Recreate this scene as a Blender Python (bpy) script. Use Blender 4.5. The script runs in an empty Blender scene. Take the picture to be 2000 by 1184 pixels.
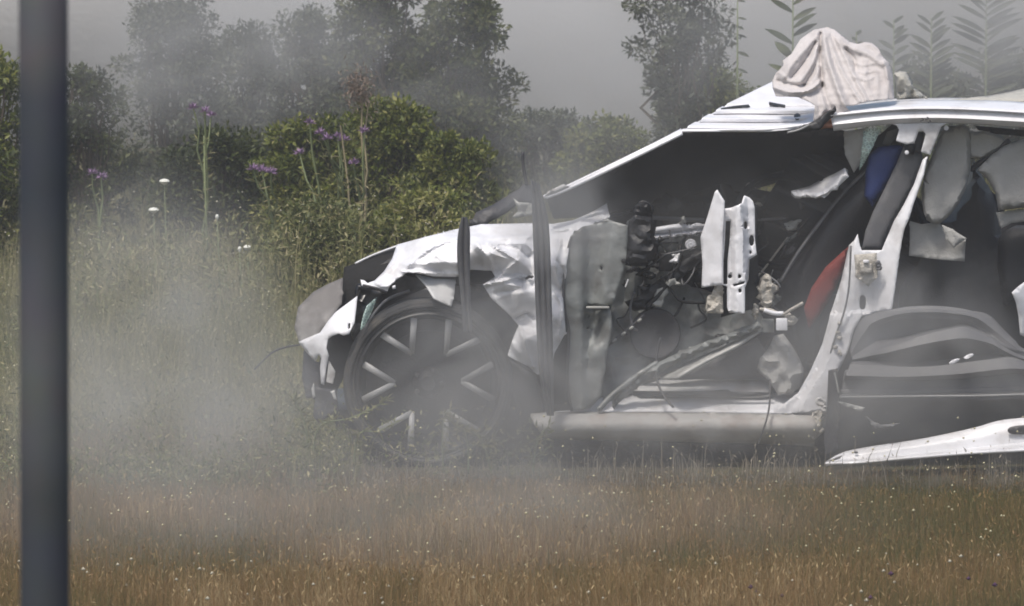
import bpy, math, random
import numpy as np
from mathutils import Vector, Matrix, geometry

rng = np.random.default_rng(7)
random.seed(7)
SC = bpy.context.scene
COL = SC.collection

# ------------------------------------------------------------------ camera, sky, sun, exposure
CAM = np.array([0.0, -30.0, 2.5])
PITCH = math.atan(1.8375 / 30.0)
FPX = 14400.0
cam = bpy.data.cameras.new('camera')
cam.sensor_width = 36.0
cam.lens = 36.0 * FPX / 2000.0
cam.clip_start, cam.clip_end = 0.5, 2000.0
cam.dof.use_dof = True
cam.dof.focus_distance = 30.2
cam.dof.aperture_fstop = 18.0
cam_o = bpy.data.objects.new('camera', cam)
cam_o.location = CAM
cam_o.rotation_euler = (math.pi / 2 - PITCH, 0, 0)
COL.objects.link(cam_o)
SC.camera = cam_o

SUN_DIR = Vector((-0.26, -0.46, 1.0)).normalized()      # towards the sun
world = bpy.data.worlds.new('World')
SC.world = world
world.use_nodes = True
wn = world.node_tree
bg = wn.nodes['Background']
sky = wn.nodes.new('ShaderNodeTexSky')
sky.sky_type = 'NISHITA'
sky.sun_disc = False
sky.sun_elevation = math.asin(SUN_DIR.z)
sky.sun_rotation = math.atan2(SUN_DIR.x, SUN_DIR.y)
sky.dust_density = 4.0
sky.air_density = 1.2
sky.ozone_density = 1.0
wn.links.new(sky.outputs['Color'], bg.inputs['Color'])
bg.inputs['Strength'].default_value = 0.10
sun = bpy.data.lights.new('sun', 'SUN')
sun.energy = 2.0
sun.angle = math.radians(10)
sun.color = (1.0, 0.955, 0.89)
sun_o = bpy.data.objects.new('sun', sun)
sun_o.rotation_euler = SUN_DIR.to_track_quat('Z', 'Y').to_euler()
sun_o.location = (-10, -10, 20)
COL.objects.link(sun_o)

vs = SC.view_settings
vs.view_transform = 'Standard'
vs.look = 'None'
vs.gamma = 1.0
vs.use_curve_mapping = False
vs.exposure = 0.5
SC.render.engine = 'CYCLES'
cy = SC.cycles
cy.use_denoising = True
cy.max_bounces = 6
cy.diffuse_bounces = 3
cy.glossy_bounces = 3
cy.transmission_bounces = 4
cy.transparent_max_bounces = 12
cy.volume_bounces = 1
cy.volume_step_rate = 1.5
cy.volume_max_steps = 64
cy.pixel_filter_type = 'GAUSSIAN'
cy.filter_width = 2.0

# ------------------------------------------------------------------ coordinates: a picture ray and a real depth give a place
CP, SP = math.cos(PITCH), math.sin(PITCH)


def P(px, py, Y):
    """World points where the sight lines of pixels (2000 px wide photo) reach the plane y = Y."""
    px, py, Y = np.broadcast_arrays(np.asarray(px, float), np.asarray(py, float), np.asarray(Y, float))
    u, v = px - 1000.0, -(py - 592.0)
    dx, dy, dz = u, FPX * CP + v * SP, -FPX * SP + v * CP
    t = (Y + 30.0) / dy
    return np.stack([dx * t, Y, CAM[2] + dz * t], -1)


def vnoise(x, y, seed=0):
    xi, yi = np.floor(x).astype(int), np.floor(y).astype(int)
    xf, yf = x - xi, y - yi
    xf, yf = xf * xf * (3 - 2 * xf), yf * yf * (3 - 2 * yf)

    def h(a, b):
        n = (a * 374761393 + b * 668265263 + seed * 1442695041) & 0x7fffffff
        n = ((n ^ (n >> 13)) * 1274126177) & 0x7fffffff
        return ((n ^ (n >> 16)) & 0xffff) / 65535.0
    a, b, c, d = h(xi, yi), h(xi + 1, yi), h(xi, yi + 1), h(xi + 1, yi + 1)
    return (a * (1 - xf) + b * xf) * (1 - yf) + (c * (1 - xf) + d * xf) * yf


def ridged(x, y, scale, seed=0):
    a = 1 - np.abs(2 * vnoise(x / scale, y / scale, seed) - 1)
    b = 1 - np.abs(2 * vnoise(x / scale * 2.1 + 7, y / scale * 2.1, seed + 5) - 1)
    return (a + 0.45 * b) / 1.45


# ------------------------------------------------------------------ materials
def new_mat(name):
    m = bpy.data.materials.new(name)
    m.use_nodes = True
    return m, m.node_tree, m.node_tree.nodes['Principled BSDF']


def surf(name, col, rough=0.5, metal=0.0, var=0.12, scale=30.0, bump=0.0, bscale=60.0, dirt=None, dirt_amt=0.0, dirt_scale=8.0, spec=0.5, coat=0.0):
    m, nt, bs = new_mat(name)
    N, L = nt.nodes, nt.links
    tc = N.new('ShaderNodeTexCoord')
    no = N.new('ShaderNodeTexNoise')
    no.inputs['Scale'].default_value = scale
    no.inputs['Detail'].default_value = 6
    L.new(tc.outputs['Object'], no.inputs['Vector'])
    mx = N.new('ShaderNodeMix')
    mx.data_type = 'RGBA'
    mx.inputs['A'].default_value = (*[c * (1 - var) for c in col], 1)
    mx.inputs['B'].default_value = (*[min(1, c * (1 + var)) for c in col], 1)
    L.new(no.outputs['Fac'], mx.inputs['Factor'])
    out = mx.outputs['Result']
    if dirt:
        n2 = N.new('ShaderNodeTexNoise')
        n2.inputs['Scale'].default_value = dirt_scale
        n2.inputs['Detail'].default_value = 8
        n2.inputs['Roughness'].default_value = 0.65
        L.new(tc.outputs['Object'], n2.inputs['Vector'])
        rp = N.new('ShaderNodeValToRGB')
        rp.color_ramp.elements[0].position = 0.48
        rp.color_ramp.elements[1].position = 0.72
        rp.color_ramp.elements[1].color = (dirt_amt,) * 3 + (1,)
        L.new(n2.outputs['Fac'], rp.inputs['Fac'])
        m2 = N.new('ShaderNodeMix')
        m2.data_type = 'RGBA'
        L.new(rp.outputs['Color'], m2.inputs['Factor'])
        L.new(out, m2.inputs['A'])
        m2.inputs['B'].default_value = (*dirt, 1)
        out = m2.outputs['Result']
    L.new(out, bs.inputs['Base Color'])
    bs.inputs['Roughness'].default_value = rough
    bs.inputs['Metallic'].default_value = metal
    bs.inputs['Specular IOR Level'].default_value = spec
    bs.inputs['Coat Weight'].default_value = coat
    bs.inputs['Coat Roughness'].default_value = 0.15
    if bump:
        n3 = N.new('ShaderNodeTexNoise')
        n3.inputs['Scale'].default_value = bscale
        n3.inputs['Detail'].default_value = 4
        L.new(tc.outputs['Object'], n3.inputs['Vector'])
        bp = N.new('ShaderNodeBump')
        bp.inputs['Strength'].default_value = bump
        bp.inputs['Distance'].default_value = 0.02
        L.new(n3.outputs['Fac'], bp.inputs['Height'])
        L.new(bp.outputs['Normal'], bs.inputs['Normal'])
    return m


def leafmat(name, cols, trans=0.3, rough=0.5):
    """colour by the per-leaf attribute 'tint' (each leaf or blade its own colour)"""
    m, nt, bs = new_mat(name)
    N, L = nt.nodes, nt.links
    at = N.new('ShaderNodeAttribute')
    at.attribute_name = 'tint'
    rp = N.new('ShaderNodeValToRGB')
    cr = rp.color_ramp
    while len(cr.elements) < len(cols):
        cr.elements.new(0.5)
    for i, c in enumerate(cols):
        cr.elements[i].position = i / (len(cols) - 1)
        cr.elements[i].color = (*c, 1)
    L.new(at.outputs['Fac'], rp.inputs['Fac'])
    L.new(rp.outputs['Color'], bs.inputs['Base Color'])
    bs.inputs['Roughness'].default_value = rough
    bs.inputs['Specular IOR Level'].default_value = 0.35
    tr = N.new('ShaderNodeBsdfTranslucent')
    L.new(rp.outputs['Color'], tr.inputs['Color'])
    ms = N.new('ShaderNodeMixShader')
    ms.inputs['Fac'].default_value = trans
    L.new(bs.outputs[0], ms.inputs[1])
    L.new(tr.outputs[0], ms.inputs[2])
    L.new(ms.outputs[0], N['Material Output'].inputs['Surface'])
    return m


M = {}
M['paint'] = surf('white_car_paint', (0.72, 0.72, 0.745), 0.40, 0, 0.06, 9, 0.12, 35, (0.34, 0.31, 0.28), 0.55, 6, coat=0.15)
M['paint_clean'] = surf('white_car_paint_clean', (0.76, 0.76, 0.79), 0.4, 0, 0.05, 12, 0.05, 40, (0.45, 0.42, 0.4), 0.4, 7, coat=0.15)
M['paint_dusty'] = surf('dusty_white_paint', (0.52, 0.52, 0.52), 0.55, 0, 0.1, 9, 0.1, 35, (0.25, 0.20, 0.16), 0.7, 7)
M['bumper'] = surf('scuffed_grey_bumper', (0.15, 0.14, 0.132), 0.6, 0, 0.15, 5, 0.1, 40, (0.28, 0.27, 0.26), 0.8, 5)
M['sill'] = surf('dirty_sill_paint', (0.40, 0.39, 0.37), 0.6, 0, 0.12, 6, 0.08, 30, (0.20, 0.13, 0.10), 0.6, 9)
M['primer'] = surf('grey_inner_metal', (0.20, 0.21, 0.205), 0.5, 0.1, 0.2, 10, 0.15, 40, (0.09, 0.08, 0.075), 0.8, 9)
M['primer_light'] = surf('light_inner_metal', (0.36, 0.36, 0.34), 0.5, 0.1, 0.2, 12, 0.15, 40, (0.14, 0.13, 0.12), 0.7, 10)
M['black'] = surf('black_plastic', (0.013, 0.013, 0.015), 0.5, 0, 0.3, 40, 0.15, 80)
M['black_gloss'] = surf('black_gloss_plastic', (0.012, 0.012, 0.013), 0.25, 0, 0.3, 40, 0.1, 60)
M['matt_black'] = surf('matt_black_liner', (0.02, 0.019, 0.018), 0.9, 0, 0.3, 20, 0.2, 60, spec=0.15)
M['dark'] = surf('charcoal_plastic', (0.035, 0.035, 0.04), 0.55, 0, 0.25, 25, 0.15, 90, (0.11, 0.10, 0.09), 0.5, 9)
M['liner'] = surf('bonnet_liner', (0.065, 0.065, 0.07), 0.8, 0, 0.15, 5, 0.1, 120, (0.075, 0.07, 0.065), 0.5, 5)
M['rubber'] = surf('tyre_rubber', (0.03, 0.03, 0.031), 0.8, 0, 0.3, 20, 0.25, 110, (0.11, 0.10, 0.085), 0.6, 8)
M['trim'] = surf('grey_trim_plastic', (0.11, 0.11, 0.117), 0.55, 0, 0.12, 12, 0.1, 160, (0.2, 0.19, 0.18), 0.5, 7)
M['trim_dark'] = surf('dark_trim_plastic', (0.05, 0.05, 0.055), 0.6, 0, 0.15, 12, 0.1, 160)
M['strip'] = surf('ribbed_strip_plastic', (0.06, 0.06, 0.066), 0.5, 0, 0.15, 10, 0.08, 90, (0.15, 0.15, 0.15), 0.5, 8)
M['seat'] = surf('black_leather', (0.022, 0.022, 0.026), 0.42, 0, 0.2, 20, 0.15, 140)
M['seat_blue'] = surf('blue_seat_cover', (0.018, 0.035, 0.14), 0.6, 0, 0.2, 20, 0.15, 140)
M['seat_red'] = surf('red_seat_panel', (0.16, 0.025, 0.02), 0.75, 0, 0.2, 20, 0.1, 140)
M['airbag'] = surf('airbag_fabric', (0.40, 0.395, 0.38), 0.85, 0, 0.1, 12, 0.2, 120, (0.24, 0.23, 0.21), 0.6, 6)
M['cloth'] = surf('soiled_sheet_cloth', (0.52, 0.49, 0.485), 0.9, 0, 0.07, 10, 0.2, 160, (0.36, 0.32, 0.305), 0.5, 9)
M['cloth_grey'] = surf('grey_bundle_cloth', (0.42, 0.41, 0.37), 0.9, 0, 0.15, 14, 0.3, 80, (0.22, 0.21, 0.18), 0.7, 14)
M['alloy'] = surf('machined_alloy', (0.30, 0.30, 0.30), 0.55, 0.2, 0.1, 30, 0.05, 80, (0.25, 0.24, 0.22), 0.5, 20)
M['rim'] = surf('black_rim', (0.02, 0.02, 0.021), 0.45, 0.2, 0.2, 30, 0.05, 80, (0.07, 0.065, 0.06), 0.5, 12)
M['copper'] = surf('rust_metal', (0.36, 0.17, 0.11), 0.6, 0.2, 0.3, 40, 0.3, 90)
M['beige'] = surf('torn_beige_filler', (0.48, 0.45, 0.40), 0.85, 0, 0.25, 60, 0.5, 120, (0.2, 0.18, 0.15), 0.7, 30)
mp_, nt, bs = new_mat('banded_pole_steel')
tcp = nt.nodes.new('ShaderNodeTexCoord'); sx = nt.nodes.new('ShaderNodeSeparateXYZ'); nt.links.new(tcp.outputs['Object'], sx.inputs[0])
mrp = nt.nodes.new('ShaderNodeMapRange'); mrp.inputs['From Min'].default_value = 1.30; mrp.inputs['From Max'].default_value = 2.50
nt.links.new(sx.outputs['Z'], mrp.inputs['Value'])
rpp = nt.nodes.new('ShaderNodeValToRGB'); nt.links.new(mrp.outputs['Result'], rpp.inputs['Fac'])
bands = [(0.10, (.036, .044, .058)), (0.27, (.040, .046, .056)), (0.33, (.075, .076, .085)), (0.42, (.10, .10, .105)), (0.52, (.066, .075, .088)), (0.62, (.030, .037, .054)), (0.72, (.034, .041, .058)), (0.77, (.078, .078, .086)), (0.90, (.098, .094, .102))]  # pole colour runs through paler and darker grey bands by height
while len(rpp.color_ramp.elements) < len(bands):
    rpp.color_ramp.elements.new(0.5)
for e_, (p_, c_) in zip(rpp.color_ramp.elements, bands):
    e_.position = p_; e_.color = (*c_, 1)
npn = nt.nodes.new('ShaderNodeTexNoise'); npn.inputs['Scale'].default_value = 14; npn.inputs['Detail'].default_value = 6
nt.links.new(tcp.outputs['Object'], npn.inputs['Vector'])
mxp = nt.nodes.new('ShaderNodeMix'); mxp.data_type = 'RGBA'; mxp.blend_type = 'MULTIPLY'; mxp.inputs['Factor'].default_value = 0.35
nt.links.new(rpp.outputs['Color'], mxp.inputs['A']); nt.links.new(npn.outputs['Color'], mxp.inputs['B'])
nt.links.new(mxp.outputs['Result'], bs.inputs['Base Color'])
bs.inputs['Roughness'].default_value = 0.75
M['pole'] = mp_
M['bark'] = surf('bark', (0.11, 0.085, 0.06), 0.85, 0, 0.3, 30, 0.5, 60)
M['greenstem'] = surf('green_stem', (0.16, 0.19, 0.08), 0.7, 0, 0.3, 20)
M['drystem'] = surf('dry_stem', (0.30, 0.25, 0.15), 0.8, 0, 0.3, 20)
M['purple'] = surf('thistle_purple', (0.30, 0.19, 0.33), 0.8, 0, 0.3, 60, 0.4, 120)
M['clover'] = surf('faded_clover', (0.42, 0.39, 0.30), 0.9, 0, 0.25, 60, 0.4, 120)
M['vetch'] = surf('dark_vetch_purple', (0.06, 0.022, 0.06), 0.9, 0, 0.3, 60, 0.4, 120)
M['pink'] = surf('dusty_pink_plume', (0.25, 0.19, 0.15), 0.9, 0, 0.3, 60, 0.4, 120)
M['white_fl'] = surf('white_petals', (0.75, 0.75, 0.68), 0.8, 0, 0.1, 60, 0.4, 120)
M['yellow_fl'] = surf('pale_yellow_petals', (0.5, 0.46, 0.29), 0.8, 0, 0.2, 60, 0.4, 120)
M['concrete'] = surf('concrete', (0.58, 0.57, 0.565), 0.9, 0, 0.10, 0.5, 0.2, 20, (0.45, 0.44, 0.43), 0.5, 0.35)

mg, nt, bs = new_mat('cracked_glass')
bs.inputs['Base Color'].default_value = (0.62, 0.78, 0.72, 1)
bs.inputs['Roughness'].default_value = 0.12
bs.inputs['Alpha'].default_value = 0.45
vo = nt.nodes.new('ShaderNodeTexVoronoi')
vo.feature = 'DISTANCE_TO_EDGE'
vo.inputs['Scale'].default_value = 70
tcg = nt.nodes.new('ShaderNodeTexCoord')
nt.links.new(tcg.outputs['Object'], vo.inputs['Vector'])
rpg = nt.nodes.new('ShaderNodeValToRGB')
rpg.color_ramp.elements[0].color = (0.95, 0.95, 0.95, 1)
rpg.color_ramp.elements[1].position = 0.12
rpg.color_ramp.elements[1].color = (0.35, 0.35, 0.35, 1)
nt.links.new(vo.outputs['Distance'], rpg.inputs['Fac'])
nt.links.new(rpg.outputs['Color'], bs.inputs['Alpha'])
M['glass'] = mg

M['leaf_green'] = leafmat('leaf_mid_green', [(0.030, 0.045, 0.007), (0.095, 0.122, 0.017), (0.18, 0.195, 0.035), (0.32, 0.30, 0.11)])
M['leaf_dark'] = leafmat('leaf_dark_green', [(0.022, 0.033, 0.009), (0.055, 0.072, 0.018), (0.10, 0.115, 0.034), (0.20, 0.20, 0.09)])
M['leaf_grey'] = leafmat('leaf_grey_green', [(0.035, 0.045, 0.025), (0.07, 0.082, 0.048), (0.11, 0.125, 0.075), (0.19, 0.195, 0.13)])
M['leaf_yellow'] = leafmat('leaf_yellow_green', [(0.06, 0.08, 0.02), (0.14, 0.155, 0.05), (0.23, 0.22, 0.09), (0.36, 0.31, 0.17)])
M['grass_dry'] = leafmat('dry_grass', [(0.085, 0.092, 0.032), (0.15, 0.128, 0.048), (0.225, 0.148, 0.058), (0.27, 0.165, 0.075), (0.46, 0.35, 0.19)], 0.3, 0.7)
M['grass_green'] = leafmat('meadow_grass', [(0.11, 0.12, 0.045), (0.21, 0.20, 0.085), (0.31, 0.275, 0.14), (0.42, 0.37, 0.22)], 0.35, 0.65)
M['grass_pale'] = leafmat('pale_stalks', [(0.16, 0.13, 0.09), (0.26, 0.22, 0.16), (0.36, 0.31, 0.24)], 0.25, 0.7)

# ground: soil under thatch
mgd, nt, bs = new_mat('field_soil')
tc = nt.nodes.new('ShaderNodeTexCoord')
n1 = nt.nodes.new('ShaderNodeTexNoise'); n1.inputs['Scale'].default_value = 0.9; n1.inputs['Detail'].default_value = 8
n2 = nt.nodes.new('ShaderNodeTexNoise'); n2.inputs['Scale'].default_value = 30; n2.inputs['Detail'].default_value = 6
nt.links.new(tc.outputs['Object'], n1.inputs['Vector']); nt.links.new(tc.outputs['Object'], n2.inputs['Vector'])
r1 = nt.nodes.new('ShaderNodeValToRGB')
r1.color_ramp.elements[0].position = 0.35; r1.color_ramp.elements[0].color = (0.085, 0.065, 0.035, 1)
r1.color_ramp.elements[1].position = 0.65; r1.color_ramp.elements[1].color = (0.12, 0.11, 0.05, 1)
nt.links.new(n1.outputs['Fac'], r1.inputs['Fac'])
mm = nt.nodes.new('ShaderNodeMix'); mm.data_type = 'RGBA'; mm.blend_type = 'MULTIPLY'; mm.inputs['Factor'].default_value = 0.6
nt.links.new(r1.outputs['Color'], mm.inputs['A']); nt.links.new(n2.outputs['Color'], mm.inputs['B'])
nt.links.new(mm.outputs['Result'], bs.inputs['Base Color'])
bs.inputs['Roughness'].default_value = 1.0
bp = nt.nodes.new('ShaderNodeBump'); bp.inputs['Distance'].default_value = 0.05; bp.inputs['Strength'].default_value = 0.8
nt.links.new(n2.outputs['Fac'], bp.inputs['Height']); nt.links.new(bp.outputs['Normal'], bs.inputs['Normal'])
M['soil'] = mgd


# ------------------------------------------------------------------ object helpers
def set_props(o, label=None, cat=None, group=None, kind=None):
    if label: o['label'] = label
    if cat: o['category'] = cat
    if group: o['group'] = group
    if kind: o['kind'] = kind
    return o


def link(name, me, mat, parent=None):
    o = bpy.data.objects.new(name, me)
    COL.objects.link(o)
    if mat is not None:
        me.materials.append(mat)
    if parent is not None:
        o.parent = parent
        b = Matrix.Identity(4)
        q = parent
        while q is not None:
            b = Matrix.Translation(q.location) @ b
            q = q.parent
        o.matrix_parent_inverse = b.inverted() if parent.type == 'EMPTY' or parent.parent is None else Matrix.Identity(4)
    return o


def thing(name, loc, label, cat, group=None):
    o = bpy.data.objects.new(name, None)
    o.location = [float(v) for v in loc]
    o.empty_display_size = 0.2
    COL.objects.link(o)
    return set_props(o, label, cat, group)


def mesh_np(name, verts, faces, smooth=False, tint=None):
    """verts (n,3); faces (m,3) or (m,4) int array"""
    me = bpy.data.meshes.new(name)
    verts = np.ascontiguousarray(verts, np.float32)
    faces = np.ascontiguousarray(faces, np.int32)
    k = faces.shape[1]
    me.vertices.add(len(verts)); me.vertices.foreach_set('co', verts.ravel())
    me.loops.add(faces.size); me.loops.foreach_set('vertex_index', faces.ravel())
    me.polygons.add(len(faces))
    me.polygons.foreach_set('loop_start', np.arange(0, faces.size, k, dtype=np.int32))
    me.polygons.foreach_set('loop_total', np.full(len(faces), k, np.int32))
    if smooth:
        me.polygons.foreach_set('use_smooth', np.ones(len(faces), bool))
    if tint is not None:
        a = me.attributes.new('tint', 'FLOAT', 'POINT')
        a.data.foreach_set('value', np.ascontiguousarray(tint, np.float32))
    me.update(calc_edges=True)
    me.validate()
    return me


def inside(px, py, poly):
    x, y = px[:, None], py[:, None]
    x1, y1 = poly[:, 0][None], poly[:, 1][None]
    x2, y2 = np.roll(poly[:, 0], -1)[None], np.roll(poly[:, 1], -1)[None]
    dy = np.where(np.abs(y2 - y1) < 1e-9, 1e-9, y2 - y1)
    c = ((y1 > y) != (y2 > y)) & (x < (x2 - x1) * (y - y1) / dy + x1)
    return (c.sum(1) % 2) == 1


def edge_dist(px, py, poly):
    p = np.stack([px, py], -1)[:, None]
    a, b = poly[None], np.roll(poly, -1, 0)[None]
    ab = b - a
    t = np.clip(((p - a) * ab).sum(-1) / np.maximum((ab * ab).sum(-1), 1e-9), 0, 1)
    return np.sqrt((((p - a) - t[..., None] * ab) ** 2).sum(-1)).min(1)


def curve(poly, n=4, closed=True):
    """Catmull-Rom through the points"""
    p = np.asarray(poly, float)
    out = []
    m = len(p)
    for i in range(m if closed else m - 1):
        if closed:
            p0, p1, p2, p3 = p[i - 1], p[i], p[(i + 1) % m], p[(i + 2) % m]
        else:
            p0, p1, p2, p3 = p[max(i - 1, 0)], p[i], p[i + 1], p[min(i + 2, m - 1)]
        for k in range(n):
            t = k / n
            out.append(0.5 * (2 * p1 + (p2 - p0) * t + (2 * p0 - 5 * p1 + 4 * p2 - p3) * t * t + (3 * p1 - p0 - 3 * p2 + p3) * t ** 3))
    if not closed:
        out.append(p[-1])
    return np.array(out)


def resample(poly, step):
    out = []
    m = len(poly)
    for i in range(m):
        a, b = poly[i], poly[(i + 1) % m]
        k = max(1, int(math.ceil(np.linalg.norm(b - a) / step)))
        for j in range(k):
            out.append(a + (b - a) * j / k)
    return np.array(out)


def rbf(ctrl):
    """surface through control points (px, py, Y); pointed at them, as bent metal is"""
    c = np.asarray(ctrl, float)
    n = len(c)
    if n < 3:
        return lambda x, y: np.full(np.shape(x), c[:, 2].mean())
    xy = c[:, :2] / 100.0
    r = np.sqrt(((xy[:, None] - xy[None]) ** 2).sum(-1) + 0.003)
    A = np.zeros((n + 3, n + 3))
    A[:n, :n] = r
    A[:n, n] = 1; A[:n, n + 1:] = xy
    A[n, :n] = 1; A[n + 1:, :n] = xy.T
    w = np.linalg.lstsq(A, np.concatenate([c[:, 2], np.zeros(3)]), rcond=None)[0]

    def f(x, y):
        q = np.stack([x, y], -1) / 100.0
        rr = np.sqrt(((q[:, None] - xy[None]) ** 2).sum(-1) + 0.003)
        return rr @ w[:n] + w[n] + q @ w[n + 1:]
    return f


def fold(x, y, line, w, amp):
    q = curve(np.asarray(line, float), 6, False)
    a, b = q[:-1][None], q[1:][None]
    p = np.stack([x, y], -1)[:, None]
    ab = b - a
    t = np.clip(((p - a) * ab).sum(-1) / np.maximum((ab * ab).sum(-1), 1e-9), 0, 1)
    d = np.sqrt((((p - a) - t[..., None] * ab) ** 2).sum(-1)).min(1)
    return -amp * np.exp(-(d / w) ** 2)


def facets(ctrl, poly, mix=0.6):
    """flat facets between control points: (edges to crease along, depth function)"""
    f0 = rbf(ctrl)
    c = np.asarray(ctrl, float)
    o = poly[::3]
    far = np.array([np.hypot(c[:, 0] - p[0], c[:, 1] - p[1]).min() > 14 for p in o])
    o = o[far]
    c = np.concatenate([c, np.stack([o[:, 0], o[:, 1], f0(o[:, 0], o[:, 1])], -1)])
    vv, _, ff, org, *_ = geometry.delaunay_2d_cdt([Vector(p[:2]) for p in c], [], [], 0, 1e-4)
    v = np.array([(q.x, q.y) for q in vv])
    z = np.array([c[o_[0], 2] if len(o_) else 0 for o_ in org])
    tri = np.array([t for t in ff if len(t) == 3], int)
    A, B, C = v[tri[:, 0]], v[tri[:, 1]], v[tri[:, 2]]
    det = (B[:, 1] - C[:, 1]) * (A[:, 0] - C[:, 0]) + (C[:, 0] - B[:, 0]) * (A[:, 1] - C[:, 1])

    def f(x, y):
        r0 = f0(x, y)
        l0 = ((B[:, 1] - C[:, 1]) * (x[:, None] - C[:, 0]) + (C[:, 0] - B[:, 0]) * (y[:, None] - C[:, 1])) / det
        l1 = ((C[:, 1] - A[:, 1]) * (x[:, None] - C[:, 0]) + (A[:, 0] - C[:, 0]) * (y[:, None] - C[:, 1])) / det
        l2 = 1 - l0 - l1
        m = np.minimum(np.minimum(l0, l1), l2)
        k = m.argmax(1)
        i = np.arange(len(x))
        lin = l0[i, k] * z[tri[k, 0]] + l1[i, k] * z[tri[k, 1]] + l2[i, k] * z[tri[k, 2]]
        return np.where(m[i, k] > -0.02, lin * mix + r0 * (1 - mix), r0)
    ed = set()
    for t in tri:
        for a, b in ((0, 1), (1, 2), (2, 0)):
            ed.add((min(t[a], t[b]), max(t[a], t[b])))
    return [(v[a], v[b]) for a, b in ed], f


def sheet(name, outline, depth, mat, parent, thick=0.004, res=9.0, crumple=None, holes=(), pillow=None, smooth_edge=0, sharp=35, fn=None, bevel=0, facet=0.0):
    """A bent panel: outline in photo pixels, depth a number, control points or a function, real thickness behind it."""
    poly = np.asarray(outline, float)
    if smooth_edge:
        poly = curve(poly, smooth_edge)
    poly = resample(poly, res)
    hs = [resample(np.asarray(h, float), res * 0.7) for h in holes]
    folds = []
    if facet:
        folds, depth = facets(depth, poly, facet)
    x0, y0 = poly.min(0); x1, y1 = poly.max(0)
    gx, gy = np.meshgrid(np.arange(x0, x1 + res, res), np.arange(y0, y1 + res, res))
    gx, gy = gx.ravel(), gy.ravel()
    r_ = np.random.default_rng(abs(hash((round(x0), round(y0), len(poly)))) % (2 ** 31))
    gx = gx + r_.uniform(-0.3, 0.3, gx.shape) * res
    gy = gy + r_.uniform(-0.3, 0.3, gy.shape) * res
    ok = inside(gx, gy, poly)
    gx, gy = gx[ok], gy[ok]
    if len(gx):
        ok = edge_dist(gx, gy, poly) > res * 0.45
        for h in hs:
            ok &= ~inside(gx, gy, h) & (edge_dist(gx, gy, h) > res * 0.35)
        gx, gy = gx[ok], gy[ok]
    pts = [tuple(p) for p in poly]
    edges = [(i, (i + 1) % len(poly)) for i in range(len(poly))]
    for h in hs:
        b = len(pts)
        pts += [tuple(p) for p in h]
        edges += [(b + i, b + (i + 1) % len(h)) for i in range(len(h))]
    for a, b in folds:
        n = max(1, int(np.linalg.norm(b - a) / res))
        q = [a + (b - a) * i / n for i in range(n + 1)]
        o_ = len(pts)
        pts += [tuple(p) for p in q]
        edges += [(o_ + i, o_ + i + 1) for i in range(n)]
    pts += list(zip(gx, gy))
    vv, _, ff, *_ = geometry.delaunay_2d_cdt([Vector(p) for p in pts], edges, [], 0, 1e-4)
    v = np.array([(q.x, q.y) for q in vv])
    f = np.array([t for t in ff if len(t) == 3], int)
    c = v[f].mean(1)
    ok = inside(c[:, 0], c[:, 1], poly)
    for h in hs:
        ok &= ~inside(c[:, 0], c[:, 1], h)
    f = f[ok]
    used, inv = np.unique(f, return_inverse=True)
    v, f = v[used], inv.reshape(-1, 3)
    x, y = v[:, 0], v[:, 1]
    if callable(depth):
        Y = depth(x, y)
    elif isinstance(depth, (int, float)):
        Y = np.full(len(x), float(depth))
    else:
        Y = rbf(depth)(x, y)
    if fn is not None:
        Y = Y + fn(x, y)
    if pillow:
        amp, w = pillow
        d = np.clip(edge_dist(x, y, poly) / w, 0, 1)
        Y = Y - amp * np.sqrt(1 - (1 - d) ** 2)
    if crumple:
        amp, sc, seed = crumple
        Y = Y - amp * (ridged(x, y, sc, seed) - 0.5)
    pos = P(x, y, Y)
    n = np.cross(pos[f[:, 1]] - pos[f[:, 0]], pos[f[:, 2]] - pos[f[:, 0]])
    flip = n[:, 1] > 0
    # one winding for the whole sheet in the picture plane
    a2 = (x[f[:, 1]] - x[f[:, 0]]) * (y[f[:, 2]] - y[f[:, 0]]) - (x[f[:, 2]] - x[f[:, 0]]) * (y[f[:, 1]] - y[f[:, 0]])
    f[a2 > 0] = f[a2 > 0][:, ::-1]
    me = mesh_np(name, pos, f, True)
    me.set_sharp_from_angle(angle=math.radians(sharp))
    o = link(name, me, mat, parent)
    s = o.modifiers.new('thickness', 'SOLIDIFY')
    s.thickness = thick
    s.offset = -1.0
    if bevel:
        b = o.modifiers.new('bevel', 'BEVEL')
        b.width = bevel; b.segments = 2; b.limit_method = 'ANGLE'; b.angle_limit = math.radians(50)
    return o


def loft(name, rows, mat, parent, cols=80, sub=4, thick=0.006, sharp=40):
    """clean panel spanned by rows of (px, py, Y) points"""
    R = []
    for r in rows:
        c = curve(np.asarray(r, float), 8, False)
        d = np.concatenate([[0], np.cumsum(np.linalg.norm(np.diff(c[:, :2], axis=0), axis=1))])
        t = np.linspace(0, d[-1], cols)
        R.append(np.stack([np.interp(t, d, c[:, k]) for k in range(3)], -1))
    R = np.array(R)
    G = []
    for i in range(len(R) - 1):
        for k in range(sub):
            G.append(R[i] + (R[i + 1] - R[i]) * k / sub)
    G.append(R[-1])
    G = np.array(G)
    V = P(G[..., 0], G[..., 1], G[..., 2]).reshape(-1, 3)
    n, m = G.shape[:2]
    F = np.array([(i * m + j, (i + 1) * m + j, (i + 1) * m + j + 1, i * m + j + 1) for i in range(n - 1) for j in range(m - 1)])
    me = mesh_np(name, V, F, True)
    me.set_sharp_from_angle(angle=math.radians(sharp))
    o = link(name, me, mat, parent)
    q = o.modifiers.new('thickness', 'SOLIDIFY'); q.thickness = thick; q.offset = -1
    return o


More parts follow.
